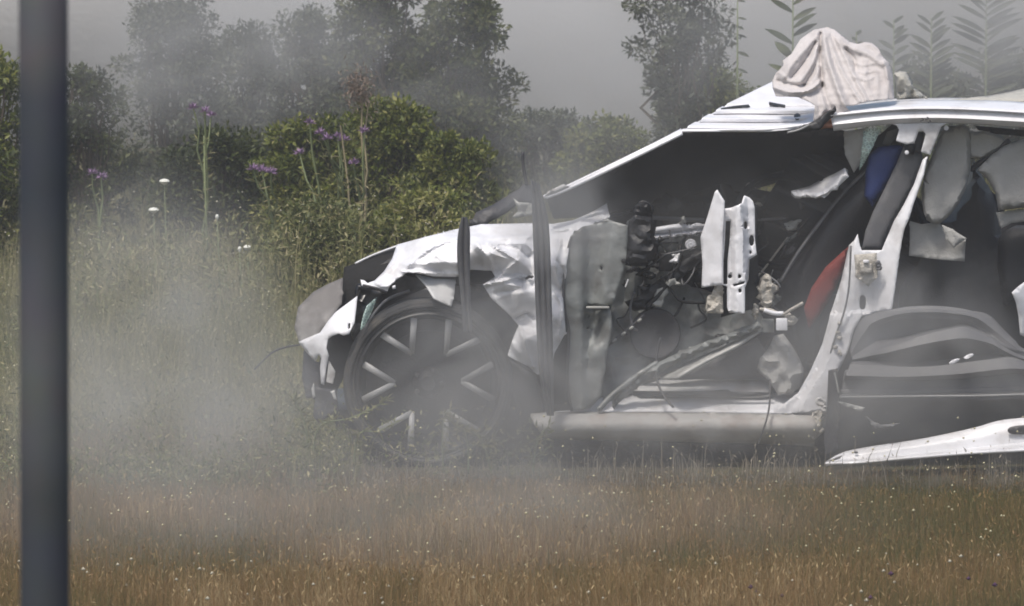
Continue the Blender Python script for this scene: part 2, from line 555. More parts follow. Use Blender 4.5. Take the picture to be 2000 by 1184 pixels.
def tube_mesh(name, pts, rad, sides=8):
    p = np.asarray(pts, float)
    n = len(p)
    rad = np.broadcast_to(np.asarray(rad, float), (n,))
    t = np.gradient(p, axis=0)
    t /= np.maximum(np.linalg.norm(t, axis=1, keepdims=True), 1e-9)
    ref = np.array([0.0, 0.0, 1.0]) if abs(t[0][2]) < 0.9 else np.array([1.0, 0, 0])
    V = []
    for i in range(n):
        a = np.cross(t[i], ref); a /= max(np.linalg.norm(a), 1e-9)
        b = np.cross(t[i], a)
        for k in range(sides):
            w = 2 * math.pi * k / sides
            V.append(p[i] + rad[i] * (math.cos(w) * a + math.sin(w) * b))
    F = []
    for i in range(n - 1):
        for k in range(sides):
            k2 = (k + 1) % sides
            F.append((i * sides + k, i * sides + k2, (i + 1) * sides + k2, (i + 1) * sides + k))
    V += [p[0], p[-1]]
    F4 = np.array(F)
    tri = np.concatenate([F4[:, [0, 1, 2]], F4[:, [0, 2, 3]]])
    caps = []
    for k in range(sides):
        k2 = (k + 1) % sides
        caps.append((n * sides, k2, k)); caps.append((n * sides + 1, (n - 1) * sides + k, (n - 1) * sides + k2))
    return mesh_np(name, np.array(V), np.concatenate([tri, caps]), True)


def tube(name, pix, rad, mat, parent, sides=8, n=5):
    """cable or bar through (px, py, Y) points"""
    q = np.asarray(pix, float)
    if len(q) > 2:
        q = curve(q, n, closed=False)
    return link(name, tube_mesh(name, P(q[:, 0], q[:, 1], q[:, 2]), rad, sides), mat, parent)


def lathe(name, prof, centre, axis, mat, parent, seg=48):
    """profile (r, h) turned about axis 'y' or 'z'"""
    prof = np.asarray(prof, float)
    V = []
    for k in range(seg):
        a = 2 * math.pi * k / seg
        for r, h in prof:
            V.append((r * math.cos(a), h, r * math.sin(a)) if axis == 'y' else (r * math.cos(a), r * math.sin(a), h))
    m = len(prof)
    F = []
    for k in range(seg):
        k2 = (k + 1) % seg
        for j in range(m - 1):
            F.append((k * m + j, k2 * m + j, k2 * m + j + 1, k * m + j + 1))
    me = mesh_np(name, np.array(V) + np.asarray(centre), np.array(F), True)
    me.set_sharp_from_angle(angle=math.radians(40))
    import bmesh
    b = bmesh.new(); b.from_mesh(me)
    bmesh.ops.remove_doubles(b, verts=b.verts, dist=1e-5)
    bmesh.ops.recalc_face_normals(b, faces=b.faces)
    b.to_mesh(me); b.free()
    return link(name, me, mat, parent)


def block(name, px0, py0, px1, py1, Y, depth, mat, parent, bevel=0.004, skew=0):
    """bevelled solid between two picture corners, from Y to Y + depth"""
    o = sheet(name, [(px0 + skew, py0), (px1 + skew, py0), (px1, py1), (px0, py1)], Y, mat, parent, thick=depth, res=400, bevel=bevel)
    return o


def ell(cx, cy, rx, ry, n=14, rot=0):
    a = np.linspace(0, 2 * math.pi, n, endpoint=False)
    x, y = rx * np.cos(a), ry * np.sin(a)
    c, s = math.cos(rot), math.sin(rot)
    return np.stack([cx + x * c - y * s, cy + x * s + y * c], -1)


# ------------------------------------------------------------------ setting: ground and wall
gx = np.concatenate([[-400, -120, -40], np.linspace(-12, 12, 49), [40, 120, 400]])
gy = np.concatenate([[-120, -45], np.linspace(-28, 30, 233), [60, 150, 600]])
X, Yg = np.meshgrid(gx, gy)
def gz(x, y):
    """the field dips a little in front of the car and is slightly uneven"""
    t = np.clip((0.15 - y) / 0.8, 0, 1)
    return 0.03 * (vnoise(x * 0.8 + 40, y * 0.8 + 40, 3) - 0.5) * (np.abs(x) < 12.1) * (y > -28.1) * (y < 30.1) - 0.05 * t * t * (3 - 2 * t)


Z = gz(X, Yg)
nx, ny = len(gx), len(gy)
idx = np.arange(nx * ny).reshape(ny, nx)
F = np.stack([idx[:-1, :-1], idx[:-1, 1:], idx[1:, 1:], idx[1:, :-1]], -1).reshape(-1, 4)
ground = link('ground', mesh_np('ground', np.stack([X, Yg, Z], -1).reshape(-1, 3), F, True), M['soil'])
set_props(ground, 'dry brown and green field soil under the grass', None, None, 'structure')


def boxmesh(name, lo, hi):
    (a, b, c), (d, e, f) = lo, hi
    V = np.array([(a, b, c), (d, b, c), (d, e, c), (a, e, c), (a, b, f), (d, b, f), (d, e, f), (a, e, f)], float)
    F = np.array([(0, 3, 2, 1), (4, 5, 6, 7), (0, 1, 5, 4), (1, 2, 6, 5), (2, 3, 7, 6), (3, 0, 4, 7)])
    return mesh_np(name, V, F)


wall = thing('concrete_wall', (0, 32, 0), 'long plain grey concrete wall behind the shrubs, veiled by smoke', 'wall')
link('wall_face', boxmesh('wall_face', (-60, 32.0, -0.3), (60, 32.3, 3.4)), M['concrete'], wall)
link('coping', boxmesh('coping', (-60, 31.94, 3.402), (60, 32.36, 3.55)), M['concrete'], wall)


# ------------------------------------------------------------------ foliage generators
def leaf_arrays(c, d, L, W, tint, up=None):
    """n leaves: base points c, unit directions d, lengths, widths -> verts, tris, tints"""
    n = len(c)
    ref = rng.normal(size=(n, 3)) * 0.7 + np.array([0, -0.2, 1.0]) if up is None else up
    s = np.cross(d, ref)
    s /= np.maximum(np.linalg.norm(s, axis=1, keepdims=True), 1e-9)
    nn = np.cross(s, d)
    L, W = L[:, None], W[:, None]
    v = np.stack([c, c + d * L * 0.42 + s * W * 0.5 + nn * L * 0.05, c + d * L - nn * L * 0.08, c + d * L * 0.42 - s * W * 0.5 + nn * L * 0.05], 1).reshape(-1, 3)
    b = np.arange(n)[:, None] * 4
    f = np.concatenate([b + np.array([0, 1, 2]), b + np.array([0, 2, 3])])
    return v, f, np.repeat(tint, 4)


def join(parts):
    V, F, T, o = [], [], [], 0
    for v, f, t in parts:
        V.append(v); F.append(f + o); T.append(t); o += len(v)
    return np.concatenate(V), np.concatenate(F), np.concatenate(T)


def unit(v):
    return v / np.maximum(np.linalg.norm(v, axis=-1, keepdims=True), 1e-9)


def stem_parts(p0, p1, r0, r1, seg=4, wob=0.04, sides=4):
    p0, p1 = np.asarray(p0, float), np.asarray(p1, float)
    t = np.linspace(0, 1, seg + 1)[:, None]
    pts = p0 + (p1 - p0) * t + rng.normal(size=(seg + 1, 3)) * wob * np.linalg.norm(p1 - p0) * np.sin(t * math.pi)
    rad = r0 + (r1 - r0) * t[:, 0]
    V = []
    for i in range(seg + 1):
        for k in range(sides):
            a = 2 * math.pi * k / sides
            V.append(pts[i] + rad[i] * np.array([math.cos(a), math.sin(a), 0.0]))
    F = []
    for i in range(seg):
        for k in range(sides):
            k2 = (k + 1) % sides
            a, b, c, d = i * sides + k, i * sides + k2, (i + 1) * sides + k2, (i + 1) * sides + k
            F += [(a, b, c), (a, c, d)]
    return np.array(V), np.array(F), np.zeros(len(V))


def shrub(name, label, px, top, width, Y, mat, n_leaf=5000, leaf=0.05, clumps=60, bottom=0.05, shape='round', tint=(0.45, 0.22), group='shrubs in front of the wall', cat='shrub', base_px=None, slim=0.45):
    n_leaf, leaf, clumps = int(n_leaf * 2.1), leaf * 0.74, int(clumps * 1.5)
    z_top = P(px, top, Y)[2]
    x = P(px, 600, Y)[0]
    R = width / (FPX / (30 + Y)) / 2
    t = thing(name, (x, Y, 0), label, cat, group)
    H = z_top
    # clump centres in the crown's volume
    cz = rng.uniform(bottom, 1.0, clumps) ** 0.85
    if shape == 'round':
        prof = np.sqrt(np.clip(1 - (2 * cz - 0.85) ** 2 / 1.6, 0.05, 1))
    elif shape == 'tree':
        prof = np.where(cz > 0.62, np.sqrt(np.clip(1 - ((cz - 0.80) / 0.24) ** 2, 0.05, 1)), 0.28 + 0.25 * rng.random(clumps))
    elif shape == 'cone':
        prof = 1.05 - cz * 0.95
    else:
        prof = np.full(clumps, 0.9) * (1 - 0.35 * cz)
    a = rng.uniform(0, 2 * math.pi, clumps)
    rr = R * prof * np.sqrt(rng.uniform(0.05, 1, clumps))
    cc = np.stack([x + rr * np.cos(a), Y + rr * np.sin(a) * 0.8, cz * H * 0.94], -1)
    cs = R * rng.uniform(0.10, 0.26, clumps) + 0.04
    sp = rng.random(clumps) < 0.22
    cc[sp, 0] = x + (cc[sp, 0] - x) * rng.uniform(1.0, 1.16, sp.sum())
    cc[sp, 2] = np.minimum(cc[sp, 2] * rng.uniform(1.0, 1.07, sp.sum()), H * 1.0)
    cs[sp] *= 0.75
    k = rng.integers(0, clumps, n_leaf)
    g = rng.normal(size=(n_leaf, 3))
    g = unit(g) * (rng.uniform(0.15, 1, n_leaf) ** 0.6)[:, None]
    c = cc[k] + g * cs[k][:, None] * np.array([1, 1, 0.8])
    c[:, 2] = np.clip(c[:, 2], 0.02, H * 1.12)
    d = unit(unit(g) * 0.8 + rng.normal(size=(n_leaf, 3)) * 0.6 + np.array([0, 0, 0.12]))
    ti = np.clip(rng.normal(tint[0], tint[1], n_leaf) + rng.normal(0, 0.16, clumps)[k], 0, 1)
    L = leaf * rng.uniform(0.6, 1.35, n_leaf)
    v, f, tt = leaf_arrays(c, d, L, L * slim * rng.uniform(0.8, 1.2, n_leaf), ti)
    fo = link('foliage', mesh_np('foliage', v, f, False, tt), mat, t)
    fo['kind'] = 'stuff'
    st = []
    for i in range(6):
        q = cc[np.argmax(cc[:, 2] * 0.6 + rng.random(clumps) * H)]
        b = np.array([x + rng.normal() * R * 0.15, Y + rng.normal() * R * 0.15, 0.0])
        st.append(stem_parts(b, q, 0.018, 0.004, 6))
    for i in range(0, clumps, 2):
        q = cc[i]
        st.append(stem_parts((x + (q[0] - x) * 0.35, Y + (q[1] - Y) * 0.35, q[2] * 0.55), q, 0.007, 0.002, 3))
    v, f, _ = join(st)
    link('stems', mesh_np('stems', v, f, True), M['bark'], t)
    return t


# ---- shrubs, left to right (the far row first)
G, D, GR, YE = M['leaf_green'], M['leaf_dark'], M['leaf_grey'], M['leaf_yellow']
shrub('shrub', 'dense green shrub at the far left edge, left of the pole', -30, 80, 220, 12, G, 6000, 0.055)
shrub('shrub', 'small dark brownish shrub just right of the pole, lower than its neighbours', 175, 125, 170, 15, D, 4500, 0.05, tint=(0.25, 0.15))
shrub('shrub', 'tall rounded smoke-veiled shrub with a domed top above the white umbel flowers', 340, -15, 250, 17, GR, 7500, 0.05, 80)
shrub('shrub', 'smoke-veiled shrub with a ragged lower top in the dip right of the dome', 480, 40, 200, 18, GR, 5500, 0.05, 70)
shrub('shrub', 'grey-green upright shrub behind the purple thistles', 610, 5, 190, 17, GR, 6500, 0.05, 70)
shrub('shrub', 'tall dark shrub cut by the top of the frame behind the pink seed plume', 745, -90, 190, 16, D, 8000, 0.055, 80)
shrub('shrub', 'tall dark shrub with twigs reaching right into the grey gap', 895, -50, 250, 16, D, 9000, 0.055, 90)
shrub('bramble', 'dark hollow leafy bramble behind the pale mullein stalk', 430, 250, 260, 13, D, 5500, 0.05, 60, tint=(0.3, 0.18), group='brambles in front of the shrubs')
shrub('bramble', 'sunlit green bramble behind the thistle stems', 610, 225, 210, 12, G, 6000, 0.05, 60, group='brambles in front of the shrubs')
shrub('bramble', 'largest bright green bramble right of the thistles, above the crushed wing', 760, 195, 240, 12.5, G, 8000, 0.05, 80, group='brambles in front of the shrubs')
shrub('bramble', 'green bramble sloping down right towards the grey gap', 890, 260, 190, 12, G, 6000, 0.05, 60, group='brambles in front of the shrubs')
shrub('bramble', 'low yellowish bramble touching the front edge of the wrecked car', 640, 400, 240, 9.5, YE, 4000, 0.045, 50, tint=(0.35, 0.22), group='brambles in front of the shrubs')
shrub('bramble', 'low olive bramble right above the crumpled front wing', 830, 380, 230, 9.5, G, 4500, 0.045, 50, tint=(0.6, 0.22), group='brambles in front of the shrubs')
shrub('shrub', 'dark filler shrub low between the dome shrub and its right neighbour', 420, 190, 260, 18.5, D, 4500, 0.05, 60, tint=(0.3, 0.15))
shrub('shrub', 'dark filler shrub low between the thistles and the tall dark shrubs', 690, 130, 260, 18, D, 5500, 0.05, 70, tint=(0.3, 0.15))
shrub('shrub', 'dark filler shrub at the foot of the tall shrub beside the grey gap', 880, 150, 240, 18, D, 5500, 0.05, 70, tint=(0.3, 0.15))
shrub('shrub', 'low hazy shrub under the grey gap, left of the raised bonnet', 1060, 215, 230, 19, GR, 6000, 0.05, 70)
shrub('shrub', 'low hazy shrub beyond the middle of the raised bonnet', 1190, 235, 210, 18, G, 5500, 0.05, 70)
shrub('sapling', 'slender leafy sapling with a bushy head over a thin waist', 1325, -70, 190, 17, GR, 5200, 0.055, 75, shape='tree', tint=(0.5, 0.2), cat='sapling', group=None)
shrub('shrub', 'brownish green shrub behind the white ribbed edge of the bonnet', 1390, 130, 200, 18, G, 6000, 0.045, 70, tint=(0.4, 0.2))
shrub('shrub', 'low leafy shrub directly left of the draped cloth', 1500, 165, 150, 18, G, 4000, 0.045, 50, tint=(0.35, 0.2))
shrub('shrub', 'low smoke-grey shrub behind the car roof, right of the cloth', 1800, 120, 260, 19, GR, 7000, 0.045, 70, tint=(0.35, 0.2))
shrub('shrub', 'low smoke-grey shrub behind the car roof at the right edge', 1985, 95, 260, 20, GR, 7000, 0.045, 70, tint=(0.35, 0.2))


# ---- tall single plants with leaves one can tell apart
def leaf_solid(name, p0, d, L, W, mat, parent, up=(0, -0.6, 0.8), droop=0.12):
    p0, d, up = np.asarray(p0, float), unit(np.asarray(d, float)), np.asarray(up, float)
    s = unit(np.cross(d, up)); n = unit(np.cross(s, d))
    V, k = [], 6
    for i in range(k + 1):
        t = i / k
        w = W * 0.5 * math.sin(math.pi * min(1, t * 0.93 + 0.06)) ** 0.8 if i < k else 0.0005
        q = p0 + d * L * t - n * droop * L * t * t
        V += [q + s * w, q + n * (-0.10 * W), q - s * w]
    F = []
    for i in range(k):
        a = i * 3
        for j in (0, 1):
            F += [(a + j, a + j + 1, a + j + 4), (a + j, a + j + 4, a + j + 3)]
    V = np.array(V)
    o = link(name, mesh_np(name, V, np.array(F), True, np.full(len(V), rng.uniform(0.1, 0.6))), mat, parent)
    m = o.modifiers.new('thickness', 'SOLIDIFY'); m.thickness = 0.002
    return o


def broadleaf(px, top, Y, label, n, L, W, mat, pitch, name='broadleaf_weed', cat='weed', lean=0.0, lo=0.3):
    x = P(px, 300, Y)[0]
    zt = P(px, top, Y)[2]
    t = thing(name, (x, Y, 0), label, cat)
    link('stem', tube_mesh('stem', [(x, Y, 0), (x + lean * 0.4, Y, zt * 0.5), (x + lean, Y, zt)], [0.012, 0.009, 0.003], 6), M['greenstem'], t)
    for i in range(n):
        u = lo + (0.985 - lo) * i / (n - 1)
        a = i * 2.4 + rng.normal() * 0.2
        if i % 2:
            a = 0.0 + rng.normal() * 0.35
        elif i % 4 == 0:
            a = math.pi + rng.normal() * 0.35
        l = L * rng.uniform(0.8, 1.1) * (1.0 - 0.45 * max(0, u - 0.75) / 0.25)
        leaf_solid('leaf', (x + lean * u, Y, zt * u), (math.cos(a), math.sin(a) * 0.7, pitch + 0.5 * u * u), l, W * l / L, mat, t)
    return t


broadleaf(1548, -60, 15.8, 'tall weed with long broad upright leaves left of the draped cloth', 26, 0.20, 0.06, D, 0.35)
broadleaf(1745, 38, 17.0, 'small hazy leafy weed tip just right of the draped cloth', 30, 0.16, 0.065, GR, 0.35)
broadleaf(1818, 35, 18.0, 'hazy weed with paired upcurved leaves behind the middle of the roof', 40, 0.19, 0.055, GR, 0.4)
broadleaf(1925, -40, 19.0, 'tallest hazy weed with long feathery side leaves behind the roof', 64, 0.28, 0.055, GR, 0.3, lo=0.15)
broadleaf(1672, 62, 18.0, 'thin weed tip with one rounded head above the cloth', 14, 0.08, 0.055, GR, 0.5, lo=0.6)
broadleaf(1440, -40, 17.0, 'sparse weed with a few hanging leaves left of the broad-leaved weed', 16, 0.08, 0.03, GR, -0.5, lo=0.5)


def bristles(c, R, n, L, spread_up=0.6, mat=None, name='flower_head', parent=None):
    d = unit(rng.normal(size=(n, 3)) * np.array([1, 1, 0.5]) + np.array([0, 0, spread_up]))
    c = np.asarray(c, float) + d * R * 0.2
    v, f, t = leaf_arrays(c, d, np.full(n, L) * rng.uniform(0.7, 1.2, n), np.full(n, L * 0.22), rng.uniform(0, 1, n))
    return link(name, mesh_np(name, v, f, False, t), mat, parent)


def thistle(px, top, Y, label, heads, base_dx=0.0, mat='purple'):
    """heads: list of (px, py)"""
    x0 = P(px, 500, Y)[0] + base_dx
    t = thing('thistle', (x0, Y, 0), label, 'thistle', 'thistles in front of the shrubs')
    st, lv = [], []
    fork = None
    for i, (hx, hy) in enumerate(heads):
        h = P(hx, hy, Y + rng.normal() * 0.1)
        if fork is None:
            b = np.array([x0, Y, 0.0]); fork = b + (h - b) * 0.45
            st.append(stem_parts(b, h, 0.010, 0.005, 6, 0.02))
        else:
            st.append(stem_parts(fork + (0, 0, 0.1 * i), h, 0.007, 0.004, 4, 0.04))
        bristles(h, 0.025, 34, 0.036, 0.8, M[mat], 'flower_head', t)
        k = 12
        q = (fork if i else np.array([x0, Y, 0.0])) + (h - (fork if i else np.array([x0, Y, 0.0]))) * rng.uniform(0.1, 0.9, (k, 1))
        a = rng.uniform(0, 6.28, k)
        d = unit(np.stack([np.cos(a), np.sin(a), rng.uniform(-0.2, 0.8, k)], -1))
        lv.append(leaf_arrays(q, d, rng.uniform(0.04, 0.09, k), rng.uniform(0.006, 0.012, k), rng.uniform(0.3, 1, k)))
    v, f, _ = join(st)
    link('stems', mesh_np('stems', v, f, True), M['greenstem'], t)
    v, f, tt = join(lv)
    o = link('foliage', mesh_np('foliage', v, f, False, tt), YE, t)
    o['kind'] = 'stuff'


thistle(560, 330, 10.2, 'thistle with bright pinkish purple heads at the left, above the dark hollow', [(512, 335), (495, 332), (530, 338)])
thistle(630, 240, 10.4, 'thistle with a single pale violet head between two taller clumps', [(605, 242), (585, 300)])
thistle(680, 268, 10.3, 'thistle with a wide cluster of lilac heads left of the seed plume', [(660, 268), (640, 272), (672, 275), (625, 262)])
thistle(700, 258, 10.0, 'thistle with one small violet head on the right of its clump', [(712, 258), (690, 320)])
thistle(400, 220, 12.0, 'faint thistle with mauve heads veiled by smoke', [(400, 218), (378, 212), (412, 226)])
thistle(190, 345, 11.0, 'small faint pink thistle right of the pole', [(198, 347), (180, 340)])

# seed plume stalk
x, Yp = P(705, 500, 10.1)[0], 10.1
t = thing('seed_plume', (x, Yp, 0), 'tall dry stalk with a dusty pink feathery seed plume among the thistles', 'weed')
hp = P(708, 185, Yp)
v, f, _ = join([stem_parts((x, Yp, 0), hp, 0.011, 0.005, 6, 0.015), stem_parts((x - 0.02, Yp, 0.3), P(665, 245, Yp), 0.008, 0.004, 5, 0.03), stem_parts((x - 0.02, Yp, 0.2), P(720, 200, Yp), 0.008, 0.004, 5, 0.03)])
link('stems', mesh_np('stems', v, f, True), M['drystem'], t)
k = 500
c = P(700, 178, Yp) + rng.normal(size=(k, 3)) * np.array([0.04, 0.03, 0.06])
v, f, tt = leaf_arrays(c, unit(rng.normal(size=(k, 3)) + [0, 0, 0.8]), np.full(k, 0.035), np.full(k, 0.006), rng.random(k))
o = link('plume', mesh_np('plume', v, f, False, tt), M['pink'], t); o['kind'] = 'stuff'

# mullein stalk
x, Yp = P(403, 500, 9.5)[0], 9.5
t = thing('mullein', (x, Yp, 0), 'tall straight pale mullein stalk standing alone before the dark bramble', 'weed')
link('stem', tube_mesh('stem', [(x + 0.02, Yp, 0), (x, Yp, 0.5), P(398, 265, Yp)], [0.007, 0.006, 0.003], 6), M['greenstem'], t)
k = 26
zz = rng.uniform(0.1, 1, k)
a = rng.uniform(0, 6.28, k)
c = np.array([x, Yp, 0]) + np.stack([0 * zz, 0 * zz, zz * P(398, 265, Yp)[2]], -1)
v, f, tt = leaf_arrays(c, unit(np.stack([np.cos(a), np.sin(a), 0.5 + 0 * a], -1)), (1.1 - zz) * 0.10 + 0.02, (1.1 - zz) * 0.012 + 0.006, rng.uniform(0.4, 1, k))
o = link('foliage', mesh_np('foliage', v, f, False, tt), YE, t); o['kind'] = 'stuff'


def umbel(px, py, Y, label, R=0.028):
    h = P(px, py, Y)
    t = thing('wild_carrot', (h[0], Y, 0), label, 'flower', 'white umbel flowers in the meadow')
    link('stem', tube_mesh('stem', [(h[0] + 0.03, Y, 0), (h[0] + 0.01, Y, h[2] * 0.5), h - (0, 0, 0.012)], [0.004, 0.003, 0.002], 5), M['greenstem'], t)
    o = lathe('umbel', [(0.0004, -0.014), (R * 0.5, -0.006), (R, 0.006), (R * 0.85, 0.014), (R * 0.45, 0.019), (0.0004, 0.021)], h, 'z', M['white_fl'], t, 12)


umbel(321, 357, 9.0, 'highest white umbel flower, alone in the smoke before the dome shrub')
umbel(300, 413, 9.0, 'largest white umbel flower, just below the highest one')
umbel(483, 486, 8.5, 'flat white umbel left of the thistles, near the bumper height', 0.02)
umbel(468, 489, 8.5, 'tiny white umbel beside the flat one left of the thistles', 0.010)
umbel(424, 426, 9.0, 'tiny white umbel just right of the mullein stalk', 0.010)
0 and umbel(680, 238, 10.0, 'tiny white umbel among the thistle heads', 0.012)
0 and umbel(815, 355, 9.0, 'tiny white umbel in front of the largest bramble', 0.012)


# ------------------------------------------------------------------ grass and meadow (stuff)
def blades(n, x, y, h, w, tint, lean=0.25, seed_head=0.0):
    a = rng.uniform(0, 6.28, n)
    s = np.stack([np.cos(a), np.sin(a) * 0.5, 0 * a], -1)
    la = rng.uniform(0, 6.28, n)
    lv = np.stack([np.cos(la), np.sin(la), 0 * la], -1) * (np.abs(rng.normal(0, lean, n)) * h)[:, None]
    b = np.stack([x, y, gz(x, y) - 0.01], -1)
    up = np.array([0, 0, 1.0])
    m = b + lv * 0.35 + up * (h * 0.58)[:, None]
    tip = b + lv + up * (h * rng.uniform(0.85, 1.0, n))[:, None]
    W = (w * 0.5)[:, None]
    V = np.stack([b - s * W, b + s * W, m + s * W * 0.8, m - s * W * 0.8, tip], 1).reshape(-1, 3)
    o = np.arange(n)[:, None] * 5
    F = np.concatenate([o + [0, 1, 2], o + [0, 2, 3], o + [3, 2, 4]])
    out = [(V, F, np.repeat(tint, 5))]
    if seed_head > 0:
        k = np.where(rng.random(n) < seed_head)[0]
        d = unit(tip[k] - m[k] + rng.normal(size=(len(k), 3)) * 0.02)
        out.append(leaf_arrays(tip[k] - d * 0.02, d, rng.uniform(0.012, 0.03, len(k)), rng.uniform(0.003, 0.006, len(k)), np.clip(tint[k] + 0.22, 0, 1)))
    return out


def scatter(n, x0, x1, y0, y1):
    return rng.uniform(x0, x1, n), rng.uniform(y0, y1, n)


# dry foreground grass
parts = []
for (n, x0, x1) in ((330000, -2.7, 2.7), (30000, -5.0, -2.7), (30000, 2.7, 5.0)):
    x, y = scatter(n, x0, x1, -7.2, 1.6)
    patch = vnoise(x * 1.3 + 50, y * 0.9 + 50, 11)
    keep = (rng.random(n) < (0.45 + 0.8 * patch) * np.clip((1.6 - y) / 1.6, 0, 1)) & ((y < -0.25) | (x < -0.95))
    x, y, patch = x[keep], y[keep], patch[keep]
    k = len(x)
    h = rng.uniform(0.04, 0.17, k) * (0.5 + 0.9 * patch) * np.where(x < -0.9, 1.0, np.clip(0.30 + (-y) * 0.35, 0.42, 1.05))
    big = vnoise(x * 0.55 + 20, y * 0.4 + 20, 23)
    small = vnoise(x * 5 + 70, y * 3 + 70, 41)
    ti = np.clip(rng.normal(0.45, 0.2, k) + (patch - 0.5) * 0.4 + (big - 0.42) * 0.5 + (small - 0.5) * 0.5, 0, 1)
    parts += blades(k, x, y, h, rng.uniform(0.0012, 0.0024, k), ti, 0.24, 0.12)
v, f, t_ = join(parts)
g = link('dry_grass', mesh_np('dry_grass', v, f, False, t_), M['grass_dry'])
set_props(g, 'brown dry seeding grass across the foreground', 'grass', None, 'stuff')

# pale stalks along the car's underside
x, y = scatter(3600, -0.85, 4.5, -0.9, -0.10)
q_ = rng.random(len(x)) < np.where(x > 1.25, 0.45, 1.0) * (0.3 + 1.1 * vnoise(x * 3 + 9, y * 3 + 9, 5))
x, y = x[q_], y[q_]
k = len(x)
parts = blades(k, x, y, rng.uniform(0.05, 0.11, k) + 0.11 * rng.random(k) ** 4, rng.uniform(0.002, 0.0045, k), rng.random(k), 0.3, 0.4)
v, f, t_ = join(parts)
g = link('pale_stalks', mesh_np('pale_stalks', v, f, False, t_), M['grass_pale'])
set_props(g, 'pale dry stalks standing along the foot of the car', 'grass', None, 'stuff')

# meadow beyond and beside the car
parts = []
for (n, x0, x1, y0, y1, h0, h1) in ((130000, -4.2, -0.6, -1.9, 7, 0.08, 0.26), (60000, -5.5, 5.5, 2.2, 13, 0.16, 0.42), (9000, 5.5, 8, -1, 13, 0.2, 0.5), (9000, -8, -5.5, -1, 13, 0.2, 0.5), (24000, -6.5, 6.5, 13, 22, 0.25, 0.6)):
    x, y = scatter(n, x0, x1, y0, y1)
    keep = ~((x > -0.95) & (x < 3.9) & (y > -0.1) & (y < 2.0)) & (rng.random(n) < np.clip((y + 0.9 + 2.4 * (vnoise(x * 1.5 + 31, y * 1.1 + 31, 29) - 0.5)) / 1.4, 0.0, 1))
    x, y = x[keep], y[keep]
    k = len(x)
    patch = vnoise(x * 1.1 + 50, y * 0.8 + 50, 17)
    ti = np.clip(rng.normal(0.42, 0.22, k) + (patch - 0.5) * 0.5, 0, 1)
    parts += blades(k, x, y, rng.uniform(h0, h1, k) * (0.6 + 0.8 * patch), rng.uniform(0.002, 0.005, k), ti, 0.35, 0.25)
v, f, t_ = join(parts)
g = link('meadow_grass', mesh_np('meadow_grass', v, f, False, t_), M['grass_green'])
set_props(g, 'tall green and straw meadow grass beside and behind the car', 'grass', None, 'stuff')

# leafy undergrowth in the meadow
n = 4200
x, y = scatter(n, -6, 6, 1.5, 14)
m1 = ~((x > -0.95) & (x < 3.9) & (y < 2.3))
x2, y2 = scatter(3600, -2.8, -0.7, -1.9, 2.5)
q_ = rng.random(len(x2)) < np.clip((y2 + 1.0 + 2.6 * (vnoise(x2 * 1.5 + 31, y2 * 1.1 + 31, 29) - 0.5)) / 1.4, 0, 1)
x2, y2 = x2[q_], y2[q_]
x3, y3 = scatter(60, -0.85, 0.15, -0.5, -0.2)
x2, y2 = np.concatenate([x2, x3]), np.concatenate([y2, y3])
x, y = np.concatenate([x[m1], x2]), np.concatenate([y[m1], y2])
n = len(x)
h = np.where(y < 2.5, rng.uniform(0.05, 0.24, n) * np.where(y < -0.6, 0.6, 1.0), rng.uniform(0.12, 0.42, n))
k = rng.integers(0, n, n * 16)
q = rng.random(len(k))
c = np.stack([x[k], y[k], h[k] * (0.15 + 0.85 * q)], -1) + rng.normal(size=(len(k), 3)) * 0.035
v, f, t_ = leaf_arrays(c, unit(rng.normal(size=(len(k), 3)) + [0, 0, 0.4]), rng.uniform(0.012, 0.042, len(k)), rng.uniform(0.004, 0.012, len(k)), np.clip(rng.normal(0.5, 0.25, len(k)), 0, 1))
g = link('undergrowth', mesh_np('undergrowth', v, f, False, t_), YE)
set_props(g, 'leafy yellow-green weeds mixed through the meadow', 'weeds', None, 'stuff')


# tall thin weeds standing in front of the brambles
parts = []
n = 420
px_ = rng.uniform(120, 1010, n); y = rng.uniform(7.6, 10.6, n)
x = P(px_, 500, y)[:, 0]
h = rng.uniform(0.35, 0.85, n) * np.interp(px_, [120, 450, 620, 900, 1010], [0.6, 0.7, 1.0, 1.0, 0.8])
parts += blades(n, x, y, h, rng.uniform(0.005, 0.009, n), rng.uniform(0.3, 1.0, n), 0.22, 0.8)
k = rng.integers(0, n, n * 14)
q = rng.uniform(0.25, 1.0, len(k))
c = np.stack([x[k], y[k], h[k] * q], -1) + rng.normal(size=(len(k), 3)) * np.array([0.035, 0.035, 0.01])
parts.append(leaf_arrays(c, unit(rng.normal(size=(len(k), 3)) + [0, 0, 0.7]), rng.uniform(0.025, 0.07, len(k)), rng.uniform(0.006, 0.014, len(k)), np.clip(rng.normal(0.6, 0.25, len(k)), 0, 1)))
v, f, t_ = join(parts)
g = link('tall_weeds', mesh_np('tall_weeds', v, f, False, t_), YE)
set_props(g, 'thin straw and yellow-green weeds standing before the brambles', 'weeds', None, 'stuff')

# clover, small flowers and pale specks
def dots(name, label, n, area, zr, r, mat):
    ico = np.array([(0, 0, 1), (1, 0, 0), (0, 1, 0), (-1, 0, 0), (0, -1, 0), (0, 0, -0.6)], float)
    fi = np.array([(0, 1, 2), (0, 2, 3), (0, 3, 4), (0, 4, 1), (5, 2, 1), (5, 3, 2), (5, 4, 3), (5, 1, 4)])
    x, y = scatter(n, *area)
    z = rng.uniform(*zr, n)
    rr = rng.uniform(*r, n)
    V = (np.stack([x, y, z + gz(x, y)], -1)[:, None] + ico[None] * rr[:, None, None]).reshape(-1, 3)
    F = (np.arange(n)[:, None, None] * 6 + fi[None]).reshape(-1, 3)
    g = link(name, mesh_np(name, V, F, True), mat)
    set_props(g, label, 'flowers', None, 'stuff')


